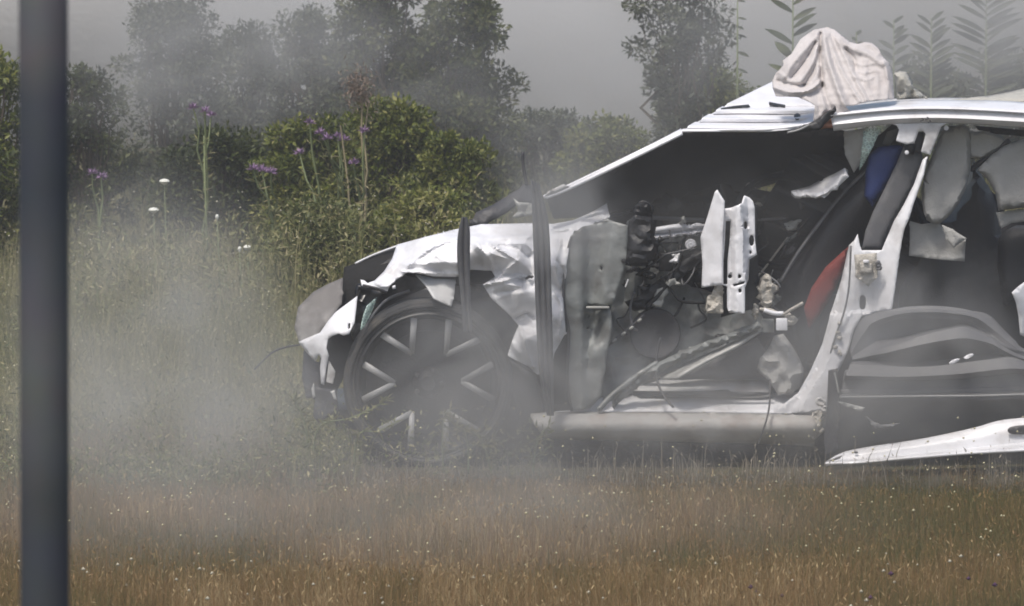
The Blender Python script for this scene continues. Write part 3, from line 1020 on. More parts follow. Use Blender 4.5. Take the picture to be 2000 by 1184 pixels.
dots('clover_flowers', 'small round white clover heads dotted over the dry grass', 260, (-4.5, 4.5, -7, -4.7), (0.07, 0.15), (0.004, 0.009), M['clover'])
dots('seed_dots', 'tiny pale yellow flower heads over the field', 3200, (-5, 5, -5, 12), (0.10, 0.34), (0.003, 0.0065), M['yellow_fl'])
dots('bramble_specks', 'tiny pale specks scattered over the front of the brambles', 150, (-2.7, 0.2, 8.0, 9.6), (0.25, 0.72), (0.004, 0.008), M['clover'])  # small pale dots spread in front of the brambles
dots('vetch_flowers', 'few tiny purple vetch heads in the dry grass', 7, (0.6, 2.0, -6.2, -5.2), (0.10, 0.15), (0.008, 0.012), M['vetch'])

# ------------------------------------------------------------------ the wrecked car (near side at y = 0, far side at y = 1.75)
car = thing('wrecked_car', (P(1300, 905, 0.9)[0], 0.9, 0.0), 'wrecked white car with crushed nose, peeled bonnet and doors torn open', 'car')
ZG = 0.0

# dark depths of the body: engine bay, wheel house, floor, firewall, far side
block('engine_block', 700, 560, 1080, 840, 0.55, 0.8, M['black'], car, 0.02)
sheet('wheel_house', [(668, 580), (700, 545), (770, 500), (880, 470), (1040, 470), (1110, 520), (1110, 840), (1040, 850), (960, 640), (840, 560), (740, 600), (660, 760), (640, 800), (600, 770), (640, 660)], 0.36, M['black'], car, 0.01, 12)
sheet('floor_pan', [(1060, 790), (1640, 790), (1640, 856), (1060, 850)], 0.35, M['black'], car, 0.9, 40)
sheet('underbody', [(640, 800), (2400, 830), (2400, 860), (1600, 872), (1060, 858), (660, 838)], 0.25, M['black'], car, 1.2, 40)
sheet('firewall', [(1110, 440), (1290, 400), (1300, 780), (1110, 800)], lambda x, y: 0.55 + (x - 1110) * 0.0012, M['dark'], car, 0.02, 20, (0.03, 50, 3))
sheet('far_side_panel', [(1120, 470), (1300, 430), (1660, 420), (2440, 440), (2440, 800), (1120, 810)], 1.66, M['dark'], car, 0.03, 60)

# front wheel
WY = 0.03
wc = P(836, 750, WY)
PX = 1 / 480.0
wheel = lathe('front_wheel', [(0.298, 0.002), (0.303, -0.006), (0.308, -0.004), (0.316, -0.014), (0.322, -0.014), (0.324, -0.009), (0.333, -0.006), (0.336, 0.004), (0.345, 0.016), (0.347, 0.026), (0.347, 0.08), (0.341, 0.082), (0.341, 0.09), (0.347, 0.092), (0.347, 0.17), (0.335, 0.20), (0.27, 0.21)], wc, 'y', M['rubber'], car, 72)
lathe('rim', [(0.302, 0.004), (0.286, -0.006), (0.278, 0.004), (0.272, 0.04), (0.262, 0.12), (0.255, 0.15)], wc, 'y', M['rim'], wheel, 64)
lathe('brake_disc', [(0.0005, 0.13), (0.21, 0.13), (0.21, 0.15), (0.0005, 0.15)], wc, 'y', M['black'], wheel, 40)
lathe('hub', [(0.0005, 0.012), (0.03, 0.010), (0.034, 0.02), (0.06, 0.05), (0.065, 0.09), (0.0005, 0.10)], wc, 'y', M['black'], wheel, 32)


def spoke(a0, a1):
    p0 = wc + np.array([math.cos(a0), 0, math.sin(a0)]) * 0.137 + (0, 0.035, 0)
    p1 = wc + np.array([math.cos(a1), 0, math.sin(a1)]) * 0.276 + (0, 0.006, 0)
    d = unit(p1 - p0); s = unit(np.cross(d, (0, 1, 0)))
    V = []
    for q, w in ((p0, 0.0105), (p1, 0.0140)):
        for dx, dy in ((-w, 0.002), (-w * 0.9, 0), (w * 0.9, 0), (w, 0.002), (w * 0.8, 0.06), (-w * 0.8, 0.06)):
            V.append(q + s * dx + (0, dy, 0))
    F = [(k, (k + 1) % 6, 6 + (k + 1) % 6, 6 + k) for k in range(6)] + [(0, 5, 4, 1), (1, 4, 3, 2), (6, 7, 10, 11), (7, 8, 9, 10)]
    return link('spoke', mesh_np('spoke', np.array(V), np.array(F)), M['alloy'], wheel)


for k in range(5):
    a = 2 * math.pi * k / 5
    lathe('wheel_bolt', [(0.0005, 0.022), (0.008, 0.023), (0.010, 0.03), (0.010, 0.05)], wc + np.array([math.cos(a) * 0.056, 0, math.sin(a) * 0.056]), 'y', M['dark'], wheel, 8)
for k in range(6):
    a = math.radians(58 + 61 * k)
    spoke(a, a - math.radians(17)); spoke(a, a + math.radians(14))

# crumpled front wing
FW = [(775, 478), (830, 463), (890, 448), (940, 438), (1035, 436), (1082, 437), (1120, 430), (1160, 412), (1185, 397), (1191, 424), (1158, 440), (1140, 444), (1115, 465), (1106, 520), (1100, 580), (1105, 650), (1083, 690), (1077, 720), (1050, 732), (1035, 718), (991, 695), (1002, 660), (1013, 635), (1002, 622), (959, 583), (943, 556), (967, 541), (960, 529), (920, 527), (893, 541), (845, 540), (800, 531), (783, 540), (765, 553), (755, 572), (745, 568), (706, 557), (704, 546), (712, 548), (718, 553), (732, 548), (750, 530), (766, 505)]
fw_ctrl = [(775, 478, .30), (890, 448, .26), (1035, 437, .22), (1120, 432, .16), (1185, 397, .30), (705, 550, .10), (750, 530, .12), (740, 560, .05),
           (830, 480, .10), (880, 475, .09), (800, 505, .10), (850, 500, .045), (820, 530, .03), (890, 520, .0), (870, 540, .10),
           (905, 455, .17), (945, 460, .13), (1020, 456, .14), (940, 475, .03), (960, 495, -.035), (985, 475, .06), (1020, 480, .05), (1005, 510, -.03), (945, 520, .08),
           (975, 530, .07), (1015, 508, .00), (1035, 500, .09), (1040, 535, .07), (1020, 546, .10), (985, 555, -.01), (960, 560, .05), (1020, 560, .0), (985, 585, .04), (1010, 600, .03),
           (1020, 632, .08), (1000, 690, .02), (1030, 660, -.03), (1050, 728, .05), (1060, 650, .02), (1090, 480, .06), (1080, 520, .0), (1095, 560, .06), (1085, 620, .0), (1090, 680, .05), (1060, 580, .02), (1130, 445, .08)]
WING_FOLDS = [
    ([(795, 522), (828, 494), (862, 476), (895, 468)], 3.5, .020), ([(788, 486), (840, 474), (893, 464)], 5, .010), ([(790, 516), (840, 514), (892, 512)], 6, .016), ([(785, 530), (840, 535), (893, 536)], 4, .022),
    ([(920, 462), (975, 466), (1036, 462)], 4, .016), ([(930, 478), (950, 500), (962, 524)], 6, .030), ([(955, 476), (985, 492), (1012, 510)], 3.5, .030), ([(1012, 510), (990, 526), (968, 545)], 4, .034),
    ([(975, 482), (1005, 484), (1030, 500)], 4, -.022), ([(1000, 474), (1030, 478), (1040, 490)], 4, .016), ([(945, 556), (985, 548), (1012, 540), (1040, 546)], 4, .030), ([(970, 572), (1000, 566), (1038, 560)], 5, -.020),
    ([(1006, 622), (1030, 612), (1044, 624)], 3, -.024), ([(1016, 640), (1028, 680), (1040, 716)], 4, .030), ([(1000, 668), (1012, 690)], 5, .012), ([(1094, 470), (1086, 520), (1094, 560)], 4, .018),
    ([(1088, 510), (1100, 530), (1096, 545)], 3, -.016), ([(1085, 575), (1098, 600), (1092, 660)], 4, .016), ([(1082, 450), (1110, 446), (1150, 420), (1180, 410)], 3.5, .016), ([(1120, 440), (1140, 428), (1186, 418)], 3, -.012),
    ([(735, 552), (755, 560), (775, 542)], 4, .02), ([(752, 536), (772, 512), (782, 490)], 5, .014)]


def wing_fn(x, y):
    z = 0 * x
    for line, w, amp in WING_FOLDS:
        z = z + fold(x, y, line, w, amp)
    return z


wing = sheet('front_wing', FW, fw_ctrl, M['paint'], car, 0.006, 3.6, (0.005, 22, 4), sharp=45, facet=0.35, fn=wing_fn, holes=[ell(1033, 542, 10, 4, 10, -0.2)])
sheet('wing_tear', [(812, 536), (850, 545), (890, 546), (888, 572), (882, 598), (866, 592), (847, 582), (832, 558)], [(812, 536, .08), (890, 546, .12), (882, 598, .0), (847, 582, -.02), (855, 555, .07)], M['paint_dusty'], car, 0.005, 6, (0.01, 25, 8))
sheet('wing_fold_shadow', [(780, 533), (800, 527), (850, 533), (897, 530), (962, 526), (970, 540), (955, 552), (900, 560), (845, 548), (800, 540)], [(780, 533, .10), (900, 530, .12), (965, 530, .14), (850, 545, .2), (950, 552, .22)], M['dark'], car, 0.005, 8, (0.02, 30, 3))  # dark sheet standing in for the shadow under the wing's folded edge
sheet('wheel_arch_liner', [(900, 590), (925, 560), (950, 570), (1000, 625), (1013, 640), (990, 700), (1045, 735), (1060, 800), (1020, 850), (1000, 760), (960, 660)], [(900, 590, .2), (1000, 630, .12), (1045, 735, .1), (1000, 820, .25), (1050, 800, .15)], M['dark'], car, 0.005, 10, (0.03, 40, 2))
tube('arch_lip', [(700, 680, .06), (715, 640, .05), (735, 607, .05), (760, 583, .06), (800, 568, .12)], 0.006, M['trim'], car)

# nose: bonnet corner, bumper, lamp
sheet('bonnet_corner', [(672, 522), (695, 514), (730, 498), (775, 484), (768, 505), (752, 530), (735, 548), (706, 546), (704, 556), (700, 578), (672, 602), (668, 560)], [(672, 530, .55), (775, 484, .5), (735, 548, .2), (672, 600, .3), (705, 550, .25), (720, 520, .42)], M['matt_black'], car, 0.006, 9, (0.03, 40, 6))
tube('bonnet_edge', [(694, 515, .52), (730, 498, .50), (776, 481, .46)], 0.005, M['paint'], car)
sheet('bumper_end', [(670, 542), (640, 555), (612, 570), (582, 600), (575, 640), (584, 668), (600, 690), (616, 690), (625, 650), (640, 628), (668, 592)], [(670, 542, .35), (640, 555, .3), (582, 600, .25), (600, 690, .12), (640, 628, .08), (668, 592, .2), (620, 620, .16)], M['bumper'], car, 0.006, 8, (0.015, 60, 3))
sheet('bumper_skin', [(698, 578), (692, 630), (682, 652), (670, 655), (661, 651), (648, 656), (640, 662), (636, 680), (641, 695), (636, 720), (632, 752), (627, 750), (625, 720), (627, 700), (622, 692), (615, 706), (600, 690), (583, 668), (600, 660), (625, 650), (640, 628), (655, 610)], [(698, 578, .10), (692, 630, .02), (661, 651, .0), (640, 628, .06), (615, 706, .08), (632, 752, .05), (583, 668, .12), (640, 680, .02)], M['paint'], car, 0.005, 7, (0.014, 30, 9), holes=[[(680, 632), (684, 630), (684, 641), (680, 643)]])
sheet('bumper_shard', [(642, 705), (655, 726), (650, 750), (637, 746), (640, 725)], 0.04, M['paint_dusty'], car, 0.004, 6, (0.01, 20, 2))
sheet('lower_bumper', [(593, 684), (618, 708), (626, 706), (624, 758), (655, 760), (660, 800), (622, 826), (611, 812), (616, 776), (598, 778), (590, 738)], [(593, 684, .15), (626, 706, .10), (655, 760, .05), (620, 820, .08), (598, 778, .12)], M['dark'], car, 0.008, 8, (0.02, 30, 5))
sheet('splinter', [(645, 765), (653, 762), (658, 782), (652, 780), (649, 772)], 0.02, M['paint_dusty'], car, 0.003, 5)
sheet('splinter', [(608, 760), (613, 748), (616, 775), (611, 778)], 0.03, M['paint_dusty'], car, 0.003, 5)
sheet('lamp_shard', [(737, 581), (726, 610), (712, 638), (705, 645), (711, 618), (718, 598)], [(737, 581, .1), (726, 610, .06), (705, 645, .0), (718, 598, .02)], M['glass'], car, 0.005, 7, (0.01, 20, 2))
sheet('lamp_housing', [(700, 560), (752, 572), (740, 600), (715, 645), (690, 690), (688, 640)], 0.22, M['black_gloss'], car, 0.02, 9, (0.04, 25, 4))
tube('lamp_rod', [(709, 557, .03), (735, 563, .02), (756, 571, .03)], 0.005, M['dark'], car)
sheet('clip', [(766, 559), (772, 557), (773, 564), (767, 565)], 0.03, M['paint_clean'], car, 0.004, 5)
tube('whip_wire', [(585, 674, .12), (560, 678, .05), (530, 690, .0), (497, 722, -.03)], 0.004, M['black'], car)


# ribbed trim strips torn loose and standing up in front of the wing
def ribbed(name, left, right, Y, ribs, mat, amp=0.014):
    l, r = curve(left, 6, False), curve(right, 6, False)
    n = max(len(l), len(r))
    ti = np.linspace(0, 1, n)
    l = np.stack([np.interp(ti, np.linspace(0, 1, len(l)), l[:, i]) for i in (0, 1)], -1)
    r = np.stack([np.interp(ti, np.linspace(0, 1, len(r)), r[:, i]) for i in (0, 1)], -1)
    m = 25
    V = []
    for i in range(n):
        for j in range(m):
            u = j / (m - 1)
            q = l[i] * (1 - u) + r[i] * u
            V.append(P(q[0], q[1], Y - amp * abs(math.sin(math.pi * ribs * u)) ** 0.6))
    V = np.array(V)
    F = [(i * m + j, (i + 1) * m + j, (i + 1) * m + j + 1, i * m + j + 1) for i in range(n - 1) for j in range(m - 1)]
    me = mesh_np(name, V, np.array(F), True)
    o = link(name, me, mat, car)
    s = o.modifiers.new('thickness', 'SOLIDIFY'); s.thickness = 0.006; s.offset = -1
    return o


ribbed('trim_strip', [(1037, 352), (1040, 440), (1046, 600), (1052, 720), (1068, 812)], [(1053, 360), (1072, 440), (1078, 600), (1081, 720), (1082, 812)], -0.10, 3, M['strip'])
ribbed('trim_strip', [(902, 424), (894, 460), (893, 510), (900, 580), (905, 650)], [(912, 424), (918, 450), (918, 510), (919, 580), (922, 650)], -0.10, 2, M['strip'], 0.010)
sheet('scuttle_arm', [(918, 438), (930, 415), (962, 400), (1012, 370), (1022, 360), (1045, 362), (1045, 397), (1012, 395), (990, 412), (962, 428), (945, 438)], [(918, 438, .5), (1012, 370, .62), (1045, 380, .62), (960, 415, .5)], M['dark'], car, 0.02, 9, (0.02, 30, 5))
tube('wiper_arm', [(1021, 297, .62), (1022, 325, .62), (1029, 362, .62)], 0.007, M['dark'], car)
sheet('torn_insulation', [(1003, 388), (1014, 395), (1042, 398), (1045, 418), (1020, 424), (1000, 424), (1012, 412)], 0.5, M['primer_light'], car, 0.006, 7, (0.03, 18, 5))

# peeled bonnet: dark lined underside seen from below its near edge, white ribbed rim leaning back
def bon(x, y):
    e = np.interp(x, [1065, 1330, 1650], [383, 257, 256])
    return 0.12 + np.clip((y - e) / 150.0, 0, 1) * 0.95 + 0.0001 * (x - 1065)


rows = []
for y in np.arange(258, 149, -2.0):
    xl = np.interp(y, [150, 164, 205, 258], [1532, 1505, 1420, 1328])
    xr = np.interp(y, [150, 185, 205, 222, 240, 258], [1600, 1640, 1634, 1620, 1600, 1560])
    b = 0.10 + (257 - y) / 95.0 * 0.80
    row = []
    for u in np.linspace(0, 1, 14):
        yy = y - 5.0 * max(0, u - 0.75) / 0.25 * (y > 225)
        w = np.clip((256 - y) / 6, 0, 1) * np.clip((y - 205) / 8, 0, 1) * np.clip((0.95 - u) / 0.15, 0, 1)
        row.append((xl + (xr - xl) * u, yy, b + 0.044 * math.sin((y - 206) * 0.40) * w + 0.012 * math.sin(u * 9 + y * 0.06)))
    rows.append(row)
bonnet = loft('bonnet', rows, M['paint_clean'], car, 60, 2, 0.006, 60)
loft('bonnet_edge_strip', [[(1064, 380, .1), (1110, 361, .1), (1220, 308, .1), (1330, 251, .12)], [(1066, 385, .07), (1112, 367, .07), (1222, 315, .07), (1332, 260, .07)]], M['paint_clean'], car, 40, 2, 0.01)
for q in ([(1408, 211), (1440, 206), (1462, 204), (1465, 208), (1440, 210), (1408, 214)], [(1502, 199), (1534, 205), (1533, 209), (1502, 203)], ell(1557, 227, 6.5, 6, 12)):
    sheet('slot', q, lambda x, y: 0.045 + (257 - y) / 95.0 * 0.80, M['black'], bonnet, 0.004, 5)
sheet('bonnet_lining', [(1068, 386), (1330, 261), (1500, 258), (1640, 257), (1655, 262), (1655, 335), (1560, 345), (1480, 368), (1470, 400), (1400, 430), (1250, 440), (1180, 425), (1130, 425), (1082, 428)], bon, M['liner'], car, 0.01, 12, (0.012, 160, 4))
tube('bonnet_rim', [(1062, 385, .08), (1110, 364, .09), (1220, 311, .1), (1332, 256, .1)], 0.008, M['paint_clean'], car)
sheet('rim_scrap', [(1064, 383), (1070, 374), (1100, 360), (1112, 364), (1085, 378)], 0.07, M['paint_dusty'], car, 0.01, 8)
tube('rim_bead', [(1330, 256, .10), (1420, 254, .09), (1500, 253, .09), (1560, 246, .08), (1600, 238, .1)], 0.006, M['paint_clean'], car)
sheet('hinge_plate', [(1535, 262), (1560, 250), (1600, 232), (1632, 208), (1634, 216), (1612, 242), (1600, 254), (1570, 258)], 0.06, M['black'], car, 0.012, 7, (0.02, 14, 2))
sheet('hinge_plate', [(1592, 240), (1612, 226), (1626, 222), (1628, 250), (1596, 252)], 0.09, M['copper'], car, 0.01, 6, (0.02, 12, 6))
tube('hinge_rod', [(1538, 259, .03), (1560, 254, .03), (1580, 244, .05)], 0.004, M['alloy'], car)

# roof, side rail and door pillar
def railY(x, y):
    top = np.interp(x, [1618, 1749, 1853, 2000, 2400], [214, 197, 196, 200, 225])
    u = y - top
    return 0.30 - 0.22 * np.clip(u / 20.0, 0, 1) + np.clip((u - 22) / 25.0, 0, 1) * 0.03 - 0.02 * np.exp(-((u - 19) / 3.0) ** 2)


rail = loft('roof_rail', [
    [(1630, 211, .30), (1749, 197, .30), (1853, 195.5, .30), (1945, 196.5, .30), (2010, 200.5, .30), (2200, 214, .30), (2400, 240, .30)],
    [(1624, 219, .12), (1700, 212, .12), (1774, 207, .12), (1865, 206.5, .12), (2000, 213, .12), (2200, 228, .12), (2400, 252, .12)],
    [(1622, 226, .06), (1700, 218, .06), (1774, 213, .06), (1865, 213, .06), (2000, 220, .06), (2200, 234, .06), (2400, 257, .06)],
    [(1622, 229, .085), (1700, 221, .085), (1774, 216, .085), (1865, 216, .085), (2000, 223, .085), (2200, 237, .085), (2400, 259, .085)],
    [(1626, 244, .07), (1700, 236, .06), (1774, 231, .06), (1865, 231, .06), (2000, 238, .06), (2200, 250, .07), (2400, 268, .08)],
    [(1628, 256, .10), (1696, 247, .09), (1774, 241, .09), (1865, 241, .09), (2000, 249, .09), (2200, 262, .1), (2400, 276, .1)]], M['paint'], car, 110, 3, 0.01)
sheet('pillar_head', [(1738, 241), (1850, 240), (1838, 248), (1828, 275), (1817, 303), (1799, 297), (1808, 262), (1803, 256), (1794, 257), (1786, 280), (1772, 282), (1750, 276), (1756, 254), (1752, 246)], 0.092, M['paint'], car, 0.01, 5, (0.006, 30, 3))
sheet('roof_panel', [(1630, 211), (1749, 197.5), (1853, 196.5), (1945, 197.5), (2010, 201.5), (2200, 214), (2400, 240), (2400, 236), (2200, 208), (2010, 196), (1945, 192), (1853, 191), (1749, 193), (1640, 204)], lambda x, y: np.interp(np.interp(x, [1630, 1749, 1853, 2000, 2400], [211, 197, 196, 200, 240]) - y, [-1, 0, 5, 9], [0.28, 0.3, 1.4, 1.5]), M['paint_dusty'], car, 0.01, 3)
for (a, b, c_) in ((1800, 231, 6), (1810, 229, 5), (1815, 235, 4)):
    tube('scratch', [(a, b, .05), (a + 4, b + c_ * 0.5, .048), (a - 3, b + c_, .05)], 0.002, M['dark'], car, 5)
sheet('roof_tear', [(1850, 196), (1900, 190), (1940, 186), (1980, 178), (2010, 170), (2010, 197), (1940, 196)], [(1850, 196, .5), (2010, 170, .9), (2010, 197, .4), (1940, 186, .7)], M['cloth_grey'], car, 0.006, 7, (0.06, 22, 4))

PIL = [(1802, 312), (1810, 306), (1803, 340), (1790, 380), (1776, 426), (1765, 450), (1756, 503), (1748, 560), (1741, 604), (1704, 611), (1684, 616), (1668, 645), (1656, 687), (1640, 720), (1624, 745), (1614, 798), (1580, 806), (1507, 811), (1530, 790), (1560, 766), (1584, 722), (1606, 672), (1622, 614), (1643, 547), (1658, 479), (1668, 470), (1675, 457), (1679, 478), (1683, 489), (1722, 489), (1730, 470), (1746, 432), (1765, 400), (1785, 360)]
pillar = sheet('door_pillar', PIL, lambda x, y: 0.06 + 0.05 * np.clip((np.interp(y, [457, 547, 616, 720, 800], [1672, 1657, 1646, 1610, 1560]) - x) / 14, 0, 1) + 0.02 * np.clip((np.interp(y, [310, 430, 610], [1806, 1752, 1725]) - x) / 12, -1, 1) * (y < 612) + 0.00012 * (600 - y), M['paint'], car, 0.008, 6, (0.012, 50, 6), holes=[curve([(1680, 580), (1686, 577), (1691, 583), (1690, 600), (1685, 605), (1679, 600)], 3)])
block('pillar_inner', 1600, 575, 1700, 700, 0.25, 0.03, M['black'], car, 0.003)
tube('pillar_crease', [(1662, 480, .03), (1658, 560, .03), (1648, 612, .035), (1634, 650, .04), (1622, 690, .05)], 0.004, M['trim'], car)
lk = block('latch', 1680, 515, 1703, 533, 0.02, 0.05, M['beige'], car, 0.004)
block('latch_bolt', 1686, 508, 1697, 514, 0.01, 0.03, M['paint_clean'], lk, 0.003)
for a, b in ((1716, 516), (1718, 525), (1640, 632), (1636, 650), (1641, 660), (1632, 678), (1640, 690)):
    sheet('torn_clip', ell(a, b, 5, 4, 6), 0.035, M['beige'] if a < 1650 else M['trim'], car, 0.012, 5, (0.015, 6, a))
sheet('seam_filler', [(1668, 498), (1712, 494), (1715, 540), (1696, 560), (1672, 540)], 0.05, M['beige'], car, 0.005, 6, (0.02, 15, 3))

# inside the pillar: belt trim, seat, blue and red covers
sheet('pillar_trim', [(1765, 286), (1780, 283), (1800, 296), (1803, 312), (1785, 360), (1745, 432), (1722, 489), (1683, 489), (1690, 452), (1704, 416), (1726, 372), (1750, 322)], 0.17, M['trim'], car, 0.02, 9, pillow=(0.008, 10))
sheet('belt_guide', [(1792, 258), (1807, 258), (1803, 280), (1798, 302), (1780, 290)], 0.14, M['trim_dark'], car, 0.01, 6)
sheet('belt_anchor', [(1766, 286), (1776, 276), (1790, 284), (1784, 302), (1768, 300)], 0.13, M['black'], car, 0.02, 6, pillow=(0.01, 8))
lathe('bolt', [(0.0005, -0.006), (0.008, -0.004), (0.009, 0.004), (0.0005, 0.006)], P(1771, 298, 0.10), 'y', M['paint_clean'], car, 12)
seat = sheet('driver_seat', [(1690, 330), (1720, 306), (1755, 290), (1770, 300), (1730, 400), (1690, 470), (1660, 560), (1640, 640), (1600, 715), (1572, 728), (1560, 690), (1540, 620), (1524, 592), (1519, 552), (1556, 490), (1600, 430), (1640, 380)], lambda x, y: 0.30 + 0.0005 * (y - 300), M['seat'], car, 0.45, 10, pillow=(0.13, 55), smooth_edge=2)
tube('piping', [(1694, 332, .27), (1645, 380, .27), (1604, 432, .27), (1560, 492, .27), (1524, 552, .27)], 0.007, M['trim'], seat)
sheet('seat_cover', [(1690, 338), (1697, 303), (1715, 287), (1752, 283), (1768, 288), (1756, 320), (1734, 362), (1704, 404), (1688, 384)], 0.21, M['seat_blue'], seat, 0.03, 7, pillow=(0.03, 24))
sheet('seat_side', [(1570, 602), (1585, 562), (1612, 522), (1645, 492), (1658, 482), (1650, 522), (1628, 572), (1597, 622), (1580, 642)], 0.20, M['seat_red'], seat, 0.02, 8, pillow=(0.012, 14))

# windscreen remains and far pillar
sheet('windscreen_shard', [(1648, 258), (1690, 252), (1694, 300), (1668, 338), (1650, 302)], [(1648, 258, .2), (1690, 252, .16), (1668, 338, .24)], M['airbag'], car, 0.006, 8, (0.03, 40, 4))
sheet('windscreen_shard', [(1688, 252), (1722, 248), (1708, 280), (1692, 312), (1678, 334), (1682, 300)], [(1688, 252, .15), (1722, 248, .15), (1678, 334, .22), (1692, 300, .15)], M['glass'], car, 0.006, 6, (0.02, 15, 4))
sheet('visor', [(1733, 258), (1754, 251), (1748, 272), (1738, 284), (1724, 282)], 0.4, M['airbag'], car, 0.02, 8)
sheet('far_pillar', [(1545, 373), (1580, 364), (1600, 353), (1632, 338), (1650, 328), (1658, 345), (1632, 370), (1592, 386), (1562, 386)], [(1545, 373, .22), (1650, 328, .20), (1600, 386, .16), (1600, 360, .28)], M['paint'], car, 0.02, 7, (0.01, 30, 3), pillow=(0.03, 18), holes=[ell(1603, 350, 5, 4, 8)])
tube('wiper_blade', [(1470, 355, .6), (1530, 335, .6), (1590, 318, .6), (1640, 300, .58)], 0.006, M['trim'], car)
for a, b, w in ((1460, 365, 8), (1475, 362, 6), (1483, 400, 7), (1500, 402, 5), (1520, 445, 6), (1530, 398, 4), (1505, 480, 4)):
    sheet('broken_bit', ell(a, b, w, w * 0.5, 6, a), 0.55, M['beige'], car, 0.01, 5, (0.02, 6, b))

# dashboard and cabin
dash = sheet('dashboard', [(1180, 425), (1260, 400), (1400, 395), (1480, 370), (1560, 385), (1600, 425), (1640, 470), (1600, 520), (1560, 640), (1440, 660), (1200, 640)], [(1180, 425, .65), (1480, 370, .9), (1600, 425, .7), (1440, 660, .62), (1200, 640, .58), (1400, 500, .6)], M['black_gloss'], car, 0.3, 14, (0.14, 45, 5))
lathe('steering_wheel', [(0.165, 0.0), (0.18, -0.014), (0.195, 0.0), (0.18, 0.014), (0.165, 0.0)], P(1520, 430, 0.5), 'y', M['black'], car, 40)
tube('dash_bar', [(1262, 424, .5), (1320, 428, .5), (1376, 430, .5)], 0.009, M['trim'], car)
tube('dash_bar', [(1478, 430, .52), (1540, 426, .52), (1600, 422, .55)], 0.005, M['trim'], car)
r1 = sheet('door_beam', [(1276, 454), (1376, 437), (1376, 456), (1278, 466)], lambda x, y: 0.30 + 0.02 * np.cos((y - 446 + (x - 1276) * 0.12) * 0.5), M['paint_clean'], car, 0.02, 4)
lathe('knob', [(0.0005, -0.012), (0.008, -0.014), (0.010, -0.004), (0.020, -0.006), (0.024, 0.0), (0.022, 0.02), (0.0005, 0.022)], P(1349, 478, 0.27), 'y', M['paint_clean'], car, 20)
sheet('hinge_cover', [(1228, 432), (1240, 420), (1272, 424), (1282, 440), (1278, 462), (1288, 478), (1276, 506), (1262, 520), (1230, 520), (1222, 508), (1226, 470)], 0.08, M['black'], car, 0.12, 7, (0.04, 20, 2), pillow=(0.03, 14))
sheet('torn_boot', [(1240, 402), (1248, 394), (1262, 396), (1272, 404), (1274, 420), (1262, 426), (1246, 424), (1238, 414)], 0.10, M['black'], car, 0.05, 5, (0.05, 12, 4), pillow=(0.02, 10))
tube('hinge_cable', [(1244, 402, .1), (1256, 394, .1), (1272, 402, .1), (1274, 418, .1)], 0.006, M['black'], car)
lathe('bolt', [(0.0005, -0.008), (0.010, -0.006), (0.010, 0.01)], P(1218, 510, .06), 'y', M['black'], car, 12)
sheet('hinge_plate', [(1202, 445), (1222, 446), (1224, 468), (1206, 468)], 0.09, M['primer_light'], car, 0.01, 6, (0.01, 14, 1))
block('relay_box', 1286, 494, 1312, 530, 0.28, 0.06, M['black'], car, 0.004, skew=3)
sheet('bracket_plate', [(1284, 470), (1330, 462), (1372, 456), (1370, 520), (1330, 540), (1315, 490), (1288, 496)], 0.42, M['primer'], car, 0.01, 9, (0.05, 22, 3))
sheet('connector', [(1312, 497), (1322, 496), (1323, 502), (1313, 502)], 0.25, M['paint_clean'], car, 0.01, 5)
sheet('connector', [(1318, 508), (1324, 507), (1323, 515), (1318, 514)], 0.25, M['primer_light'], car, 0.01, 5)
sheet('black_strut', [(1236, 586), (1285, 548), (1332, 518), (1376, 488), (1376, 506), (1330, 545), (1288, 574), (1264, 606), (1240, 600)], 0.22, M['black'], car, 0.05, 7, (0.03, 18, 7))
sheet('torn_bracket', [(1272, 598), (1284, 566), (1302, 558), (1306, 572), (1296, 584), (1292, 600)], 0.20, M['primer_light'], car, 0.008, 6, (0.02, 14, 8))
tube('cable', [(1290, 540, .2), (1310, 565, .2), (1330, 588, .2), (1376, 592, .22)], 0.006, M['black'], car)
tube('cable', [(1330, 480, .24), (1318, 520, .22), (1300, 560, .2), (1262, 602, .2)], 0.009, M['black'], car)

# torn wiring and broken trim hanging in the opening
dr = np.random.default_rng(21)
for i in range(26):
    a = np.array([dr.uniform(1200, 1380), dr.uniform(430, 600), dr.uniform(0.14, 0.34)])
    if i % 3 == 0:
        a = np.array([dr.uniform(1478, 1600), dr.uniform(400, 600), dr.uniform(0.3, 0.5)])
    b = a + np.array([dr.uniform(-70, 70), dr.uniform(10, 90), dr.uniform(-0.05, 0.05)])
    m_ = (a + b) / 2 + np.array([dr.uniform(-25, 25), dr.uniform(-10, 35), dr.uniform(-0.05, 0.03)])
    tube('wire', [a, (a + m_) / 2 + dr.normal(size=3) * [6, 6, .01], m_, b], dr.uniform(0.0022, 0.006), M[('black', 'black_gloss', 'dark', 'trim', 'beige')[dr.integers(0, 5)]], car, 6, 4)
for i in range(34):
    cx_, cy_ = dr.uniform(1205, 1375), dr.uniform(425, 600)
    if i % 3 == 0:
        cx_, cy_ = dr.uniform(1478, 1590), dr.uniform(380, 600)
    elif i % 5 == 0:
        cx_, cy_ = dr.uniform(1240, 1470), dr.uniform(600, 680)
    k_ = dr.integers(4, 7)
    a_ = np.sort(dr.uniform(0, 6.28, k_))
    r_ = dr.uniform(6, 20, k_)
    q_ = np.stack([cx_ + r_ * np.cos(a_), cy_ + 0.8 * r_ * np.sin(a_)], -1)
    if abs(0.5 * np.sum(q_[:, 0] * np.roll(q_[:, 1], -1) - q_[:, 1] * np.roll(q_[:, 0], -1))) < 60:
        continue
    y_ = dr.uniform(0.18, 0.38) if cx_ < 1476 else dr.uniform(0.34, 0.5)
    sheet('broken_trim', q_, y_, M[('black', 'black_gloss', 'dark', 'black', 'primer', 'primer_light', 'paint_clean', 'dark')[dr.integers(0, 8)]], car, 0.012, 5, (0.07, 22, i))

